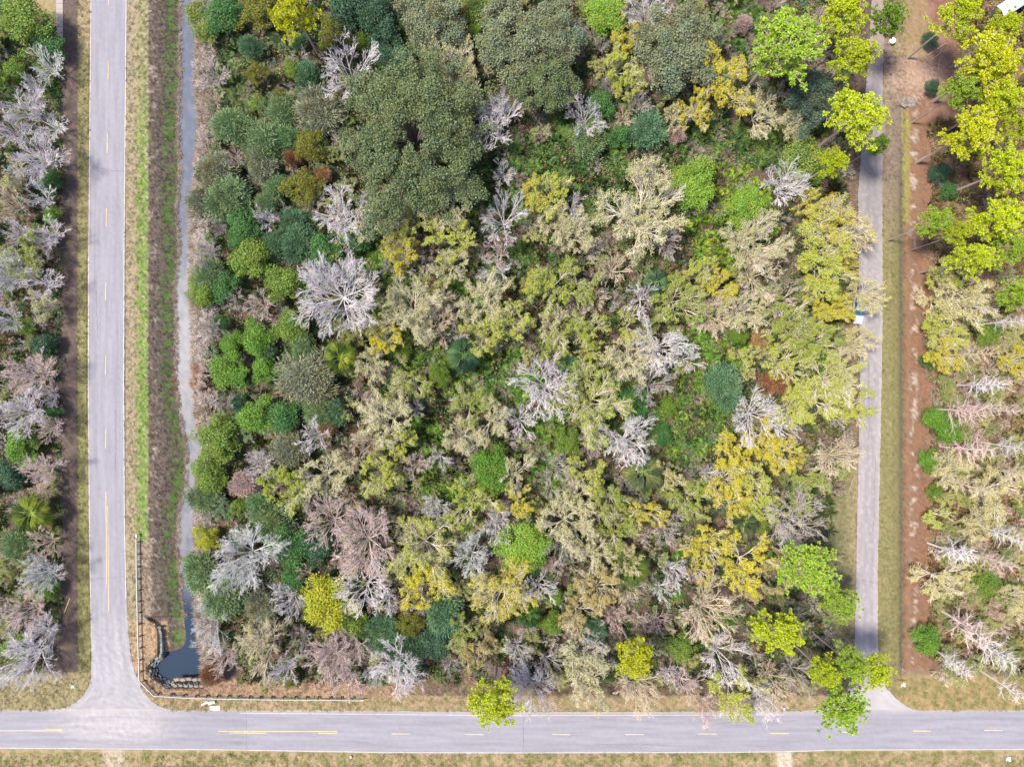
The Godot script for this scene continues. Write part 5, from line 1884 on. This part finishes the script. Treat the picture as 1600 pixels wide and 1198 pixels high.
	["green", "moss", 298, 885, 17, "moss green bush on the ditch bank left of the sage shrub"],
	["bare", "grey", 308, 802, 18, "grey-white scrub overhanging the ditch, lower left"],
	["green", "deep", 450, 850, 31, "deep green tree right of the splayed white-grey tree"],
	["green", "dark", 500, 852, 27, "dark green tree left of the pink spray tree"],
	["green", "deep", 458, 905, 22, "deep green bush above the fallen-looking white sprig"],
	["myrtle", "ash", 408, 946, 24, "ashen shrub right of the grey-green one, bottom left"],
	["bare", "white", 446, 938, 27, "white sprig tree leaning left of the bright yellow-green tree"],
	["bare", "cream", 478, 898, 16, "cream bare bush above the bright yellow-green tree"],
	["cedar", "sun", 512, 938, 42, "tall bright yellow-green tree, bottom left of the wood"],
	["green", "moss", 552, 972, 23, "moss green crown joined to the bright yellow-green tree"],
	["bare", "pink", 512, 820, 40, "pinkish bare tree left of the pink spray tree"],
	["bare", "pink", 566, 852, 50, "pink spray tree with straight fanned twigs"],
	["bare", "white", 566, 922, 42, "white bare tree with hanging branches below the pink spray tree"],
	["bare", "white", 602, 938, 25, "small white fan tree right of the hanging-branched one"],
	["bud", "yellow", 658, 858, 46, "yellow and white mottled tree, bottom centre left"],
	["bud", "gold", 660, 912, 36, "golden lower half-crown of the mottled tree's neighbour"],
	["bare", "silver", 735, 874, 34, "silvery bare tree left of the bright lime crown"],
	["bare", "white", 684, 812, 22, "white bare bush above the mottled yellow tree"],
	["bud", "gold", 786, 926, 44, "large gold-olive tree below the silvery bare tree"],
	["lime", "leaf", 822, 858, 38, "bright lime crown right of the silvery bare tree"],
	["bare", "white", 776, 826, 24, "white bare tree above the bright lime crown"],
	["myrtle", "teal", 694, 962, 30, "teal shrub left below the large gold-olive tree"],
	["bud", "olive", 722, 990, 23, "olive bush below the teal shrub, bottom centre"],
	["myrtle", "teal", 592, 988, 25, "dark teal shrub right of the bright yellow-green tree"],
	["cedar", "olive", 640, 974, 19, "olive bush right of the dark teal shrub, bottom left"],
	["palm", "green", 827, 964, 19, "deep green fan palm right of the large gold-olive tree"],
	["bud", "cream", 886, 820, 37, "cream-green tree right of the bright lime crown"],
	["bud", "olive", 966, 828, 27, "olive-gold tree below the olive one, lower centre right"],
	["bare", "grey", 882, 856, 30, "grey bare tangle below the cream-green tree"],
	["dead", "rose", 855, 880, 13, "small magenta-brown bush at the bright lime crown's right"],
	["bare", "white", 845, 922, 28, "white bare tree above the deep green fan palm"],
	["green", "moss", 866, 930, 15, "moss bush behind the white bare tree by the green palm"],
	["bud", "cream", 930, 872, 29, "cream tree left of the bright-tipped palm"],
	["palm", "fresh", 990, 890, 27, "bright-tipped palm half covered by a cream tree"],
	["bud", "pale", 978, 880, 22, "pale budding tree covering the bright-tipped palm"],
	["bud", "tan", 938, 925, 32, "brownish gold tree below the bright-tipped palm"],
	["bare", "cream", 986, 926, 22, "cream bare bush right of the brownish gold tree"],
	["bud", "tan", 902, 962, 28, "tan tree left above the bright yellow pine"],
	["bare", "rose", 962, 966, 21, "rosy red bare tree above the bright yellow pine"],
	["bare", "pink", 1002, 972, 18, "pinkish bare bush right of the rosy red one"],
	["bare", "rose", 1030, 976, 21, "rosy bare tree over dark red-brown floor"],
	["bare", "grey", 1042, 832, 21, "grey misty bare bush below the golden tree, lower right"],
	["bare", "white", 1056, 898, 23, "white bare bush over the dark floor, lower right"],
	["bare", "silver", 1034, 924, 21, "silvery bare bush left of the white one over dark floor"],
	["green", "bright", 1061, 868, 9, "tiny round green bush on the dark floor, upper of two"],
	["green", "bright", 1060, 929, 9, "tiny round green bush on the dark floor, lower of two"],
	["bud", "gold", 1104, 852, 30, "golden tree left of the half hidden sage palm"],
	["bud", "gold", 1096, 896, 20, "small golden tree below the one by the sage palm"],
	["bare", "cream", 1106, 962, 48, "dense cream-white bare tree, bottom right of the wood"],
	["myrtle", "teal", 926, 986, 19, "teal shrub behind a white bare trunk, bottom centre"],
	["green", "moss", 862, 975, 17, "moss shrub right of the deep green fan palm"],
	["bud", "gold", 1170, 882, 42, "orange-gold tree left of the lane pines, bottom right"],
	["bud", "tan", 1186, 912, 26, "tan tree at the foot of the orange-gold one"],
	["pine", "lime", 1262, 888, 46, "lime-yellow pine beside the lane, largest of the bottom right pines"],
	["pine", "lime", 1312, 940, 30, "lime pine at the lane edge right below the largest"],
	["pine", "yellow", 1216, 986, 38, "yellow pine left of the lane, with open floor below it"],
	["green", "bright", 1138, 972, 15, "bright green bush right of the dense cream-white tree"],
	["pine", "yellow", 1290, 1052, 27, "yellow pine by the bottom road corner, left one"],
	["pine", "lime", 1328, 1036, 28, "lime pine by the bottom road corner, middle one"],
	["pine", "yellow", 1362, 1048, 30, "yellow pine over the lane mouth"],
	["pine", "lime", 1318, 1106, 40, "green-yellow pine hanging over the bottom road"],
	# ---- bottom edge of the wood
	["bare", "silver", 318, 985, 35, "silvery scrub tree overhanging the dark ditch end"],
	["bare", "pink", 346, 1030, 25, "pinkish scrub tree right of the pond"],
	["bare", "cream", 414, 1018, 41, "cream bare tree above the guardrail, broad and tangled"],
	["bud", "cream", 396, 996, 26, "cream-green budding tree above the tangled cream one"],
	["bare", "white", 440, 1050, 27, "white bare tree leaning over the straw by the guardrail"],
	["bare", "pink", 514, 1034, 36, "lavender bare tree above the guardrail's right end"],
	["bare", "pink", 546, 1014, 27, "lavender bare tree with upward fork, right of a larger one"],
	["bare", "pink", 544, 1066, 28, "lavender bare tree touching the guardrail's right end"],
	["bare", "grey", 470, 1000, 21, "grey bare bush left of the lavender trees"],
	["dead", "russet", 330, 1054, 18, "rusty brown bush on the pond's right shore"],
	["cedar", "olive", 452, 1062, 13, "small olive bush on the straw bank above the guardrail"],
	["bare", "white", 620, 1054, 43, "crisp white bare tree right of the guardrail's end"],
	["bud", "tan", 737, 1022, 22, "tan weeping tree above the straw verge"],
	["bud", "tan", 762, 998, 15, "small tan bush right above the tan weeping tree"],
	["myrtle", "teal", 640, 1022, 23, "teal shrub behind the crisp white bare tree"],
	["bare", "silver", 582, 1056, 17, "silvery bush left of the crisp white bare tree"],
	["myrtle", "teal", 606, 1008, 17, "small teal shrub above the crisp white bare tree"],
	["green", "dark", 682, 1004, 24, "dark green shrub below the olive bush, bottom centre"],
	["bare", "grey", 702, 1040, 16, "grey bare bush left of the tan weeping tree"],
	["pine", "yellow", 772, 1096, 40, "yellow pine reaching far over the bottom road"],
	["bare", "white", 806, 1018, 23, "white bare tree above the pine reaching over the road"],
	["bare", "white", 812, 1058, 22, "white bare tree behind the pine reaching over the road"],
	["bare", "white", 834, 1086, 37, "white bare tree right of the pine reaching over the road"],
	["bare", "grey", 855, 1040, 26, "grey bare tree behind the white one right of that pine"],
	["bud", "cream", 908, 1030, 33, "cream budding tree left of the bright yellow pine"],
	["bud", "cream", 928, 1078, 33, "cream budding tree at the road edge below the bright pine"],
	["bare", "white", 926, 1008, 23, "white bare trunk tree before the teal shrub"],
	["pine", "gold", 992, 1024, 34, "bright yellow pine alone among bare trees"],
	["cedar", "moss", 1066, 1012, 22, "moss yellow bush right of the lone bright yellow pine"],
	["bare", "white", 1048, 1058, 17, "small white bare bush below the moss yellow bush"],
	["bare", "cream", 1000, 1082, 35, "cream bare tree below the lone bright yellow pine"],
	["bare", "pink", 1074, 1074, 28, "dusky pink bare tree left of the brightest pink one"],
	["bare", "rose", 1106, 1106, 26, "brightest pink bare tree reaching over the bottom road"],
	["bare", "white", 1132, 1030, 43, "white tree with thick forked limbs above the bottom road"],
	["bud", "yellow", 1152, 1086, 37, "yellow-white tree drooping over the bottom road"],
	["bare", "white", 1190, 1098, 30, "white bare tree drooping over the road, right of the yellow one"],
	["bare", "cream", 1208, 1068, 33, "cream bare tree above the small white post"],
	["bare", "grey", 1252, 1058, 29, "grey bare tree between the cream one and the corner pines"],
	# ---- west of the left road
	["cedar", "moss", 34, 32, 38, "bright green feathery tree in the top left corner"],
	["green", "deep", 72, 62, 26, "deep green tree at the concrete path's lower end"],
	["green", "dark", 12, 12, 18, "dark shrub at the very top left corner"],
	["bare", "silver", 66, 98, 27, "silvery bare tree leaning below the top left green tree"],
	["bare", "silver", 46, 128, 15, "silvery leaning sapling below the one under the green tree"],
	["palm", "fresh", 3, 122, 12, "palm cut off by the left picture edge near the top"],
	["green", "moss", 22, 112, 18, "moss shrub between silvery bare trees, top left"],
	["bare", "white", 32, 166, 31, "white bare tree at the left, third down from the corner"],
	["bare", "white", 10, 204, 27, "white bare tree cut by the left picture edge, upper"],
	["bare", "silver", 74, 194, 25, "silvery bare tree at the verge, left side upper"],
	["bare", "white", 52, 240, 38, "wide white bare tree with long fingers, left side upper"],
	["green", "deep", 76, 282, 18, "deep green bush at the verge below the long-fingered tree"],
	["bud", "cream", 14, 268, 21, "creamy bush at the left picture edge, upper"],
	["bare", "silver", 55, 306, 26, "silvery bare tree left of a deep green bush's foot"],
	["bare", "cream", 12, 320, 25, "cream bare tree at the left picture edge above the green bush"],
	["green", "bright", 80, 337, 13, "small vivid green bush at the left verge"],
	["bare", "white", 18, 362, 22, "white bare tree with a dark trunk at the left picture edge"],
	["bare", "white", 68, 366, 28, "white bare tree below the small vivid green bush"],
	["bud", "olive", 34, 400, 27, "olive-yellow tree at the left, below a white pair"],
	["bare", "silver", 8, 424, 31, "frosty blue-white bare tree at the left picture edge"],
	["bare", "white", 62, 442, 29, "white bare tree right of the frosty one, left side"],
	["bud", "cream", 62, 476, 21, "cream tufted bush at the left verge"],
	["bare", "silver", 8, 500, 21, "small frosty bare bush at the left picture edge"],
	["green", "moss", 38, 508, 15, "green bush right of the small frosty one, left side"],
	["green", "dark", 68, 540, 19, "dark green shrub at the left verge, middle"],
	["bare", "pink", 42, 584, 38, "pinkish white bare tree at the left, broad and fine"],
	["bare", "white", 76, 618, 19, "white bare limb tree at the left verge, below the pinkish one"],
	["bare", "white", 26, 646, 37, "white bare tree below the broad pinkish one, left side"],
	["bare", "pink", 68, 668, 23, "pinkish bare bush right of the white tree, left side"],
	["green", "deep", 80, 642, 12, "small deep green bush at the left verge between bare trees"],
	["green", "bright", 28, 696, 26, "bright green shrub at the left, above the pink tree"],
	["green", "dark", 10, 742, 23, "dark green shrub at the left picture edge, lower"],
	["bare", "pink", 60, 736, 29, "pink bare tree above the bright palm, left side"],
	["bare", "cream", 62, 772, 19, "cream bare bush just above the bright palm, left side"],
	["palm", "bright", 42, 804, 29, "bright yellow-green fan palm left of the left road"],
	["bare", "cream", 60, 850, 27, "cream bare bush below the bright palm, left side"],
	["myrtle", "sage", 28, 852, 25, "sage shrub below the bright palm at the left"],
	["bare", "silver", 58, 898, 31, "silvery tree with a tan tuft, left side lower"],
	["green", "bright", 74, 922, 15, "bright green bush at the foot of the tan-tufted silvery tree"],
	["bud", "olive", 12, 890, 22, "olive shrub at the left picture edge, lower"],
	["bare", "pink", 38, 958, 31, "pinkish bare tangle above the white combed tree"],
	["bare", "white", 58, 996, 29, "white tree with combed parallel limbs, bottom left"],
	["green", "moss", 20, 1012, 20, "moss shrub behind the combed white trees, bottom left"],
	["bare", "white", 28, 1036, 44, "dense white tree at the corner of the two roads, bottom left"],
	["bare", "grey", 8, 972, 25, "grey bare tree at the left picture edge, near the bottom"],
	# ---- east of the lane
	["pine", "yellow", 1500, 24, 36, "yellow pine at the top edge over the brown yard"],
	["pine", "yellow", 1568, 46, 26, "yellow pine in front of the metal roof's corner"],
	["pine", "gold", 1552, 96, 50, "biggest yellow pine, below the metal roof"],
	["pine", "lime", 1502, 142, 26, "lime pine left below the biggest yellow one"],
	["pine", "yellow", 1566, 154, 36, "yellow pine under the biggest one at the right"],
	["pine", "gold", 1520, 206, 45, "yellow pine with a long bare trunk, right woods upper"],
	["pine", "yellow", 1572, 264, 38, "yellow pine at the right picture edge, upper"],
	["pine", "yellow", 1592, 198, 24, "yellow pine cut by the right picture edge"],
	["green", "dark", 1454, 62, 12, "dark spiky bush in the brown yard, upper of two"],
	["green", "dark", 1459, 136, 11, "dark spiky bush in the brown yard, lower of two"],
	["pine", "lime", 1460, 348, 25, "lime pine at the dirt track, upper right"],
	["pine", "yellow", 1498, 366, 21, "small yellow pine right of the lime one at the dirt track"],
	["pine", "yellow", 1562, 342, 42, "broad yellow pine at the right, below a leaning trunk"],
	["pine", "yellow", 1520, 404, 33, "yellow pine left below the broad one at the right"],
	["pine", "lime", 1578, 388, 26, "lime pine cut by the right edge below the broad one"],
	["green", "dark", 1470, 268, 15, "dark green shrub at the dirt track below the upper pines"],
	["green", "deep", 1484, 298, 13, "deep green shrub below the dark one at the dirt track"],
	["bud", "yellow", 1482, 428, 26, "yellow budding tree at the dirt track under the pines"],
	["bud", "pale", 1514, 472, 41, "pale yellow broad tree, right woods middle"],
	["bud", "pale", 1465, 468, 25, "pale tree at the dirt track left of the broad pale one"],
	["bud", "yellow", 1478, 516, 27, "yellow-green tree at the dirt track below the pale ones"],
	["pine", "lime", 1588, 462, 27, "lime pine at the right picture edge, middle"],
	["bud", "gold", 1480, 556, 25, "dull gold bush at the dirt track, right woods middle"],
	["bare", "cream", 1530, 552, 27, "tan bare tree right of the dull gold bush"],
	["green", "deep", 1455, 562, 13, "deep green bush at the dirt track beside the dull gold one"],
	["green", "moss", 1545, 520, 19, "moss green bush below the broad pale tree, right woods"],
	["bare", "white", 1585, 500, 22, "white bare tree at the right edge with a long bright trunk"],
	["bud", "gold", 1592, 566, 24, "dull gold tree at the right picture edge, middle"],
	["bare", "white", 1548, 602, 30, "white bare tree above the pink one, right woods"],
	["bare", "rose", 1512, 642, 37, "pink bare tree with a bright horizontal trunk, right woods"],
	["bare", "pink", 1562, 636, 28, "pinkish white bare tree right of the bright-trunked pink one"],
	["green", "bright", 1464, 655, 20, "bright green shrub at the dirt track, upper of a cluster"],
	["green", "bright", 1486, 676, 19, "bright green shrub inland of the one at the dirt track"],
	["bare", "rose", 1526, 706, 35, "pink bare tree below the bright-trunked one, right woods"],
	["green", "bright", 1455, 722, 17, "bright green shrub at the dirt track, lower of a cluster"],
	["bud", "pale", 1492, 730, 27, "pale feathery tree right of the lower bright green shrub"],
	["bare", "white", 1590, 698, 28, "white bare tree at the right edge beside the lower pink one"],
	["bud", "pale", 1562, 772, 36, "pale yellow tree at the right, lower half"],
	["bud", "yellow", 1470, 806, 20, "yellow-green bush at the dirt track, lower half"],
	["bare", "cream", 1526, 760, 27, "cream bare bush left of the pale yellow tree, lower half"],
	["bare", "white", 1502, 868, 35, "white bare tree above the yellow-cream bush, lower right"],
	["bare", "white", 1580, 836, 33, "white bare tree at the right edge, lower half"],
	["green", "moss", 1462, 770, 12, "moss bush at the dirt track, lower half"],
	["bud", "pale", 1474, 904, 35, "yellow-cream bush at the dirt track, lower right"],
	["green", "moss", 1545, 912, 20, "moss bush right of the yellow-cream one, lower right"],
	["bare", "pink", 1562, 880, 29, "pinkish bare tree left of the right edge, lower right"],
	["green", "bright", 1452, 1000, 22, "bright yellow-green shrub at the end of the dirt track"],
	["bare", "pink", 1528, 984, 44, "long-limbed pink bare tree, lower right corner"],
	["bare", "white", 1498, 1038, 30, "white bare tree at the grass edge, lower right corner"],
	["bare", "white", 1566, 1024, 38, "white bare tree with long limbs, lower right corner"],
	["bare", "white", 1592, 1084, 26, "white bare tree hanging over the grass at the bottom right"],
	["bud", "pale", 1590, 942, 24, "pale tree at the right picture edge, lower right"],
	["bare", "cream", 1592, 740, 25, "cream bare tree at the right edge above the pale yellow one"],
	["bud", "pale", 1535, 820, 24, "pale budding bush below the pale yellow tree, right woods"],
	]
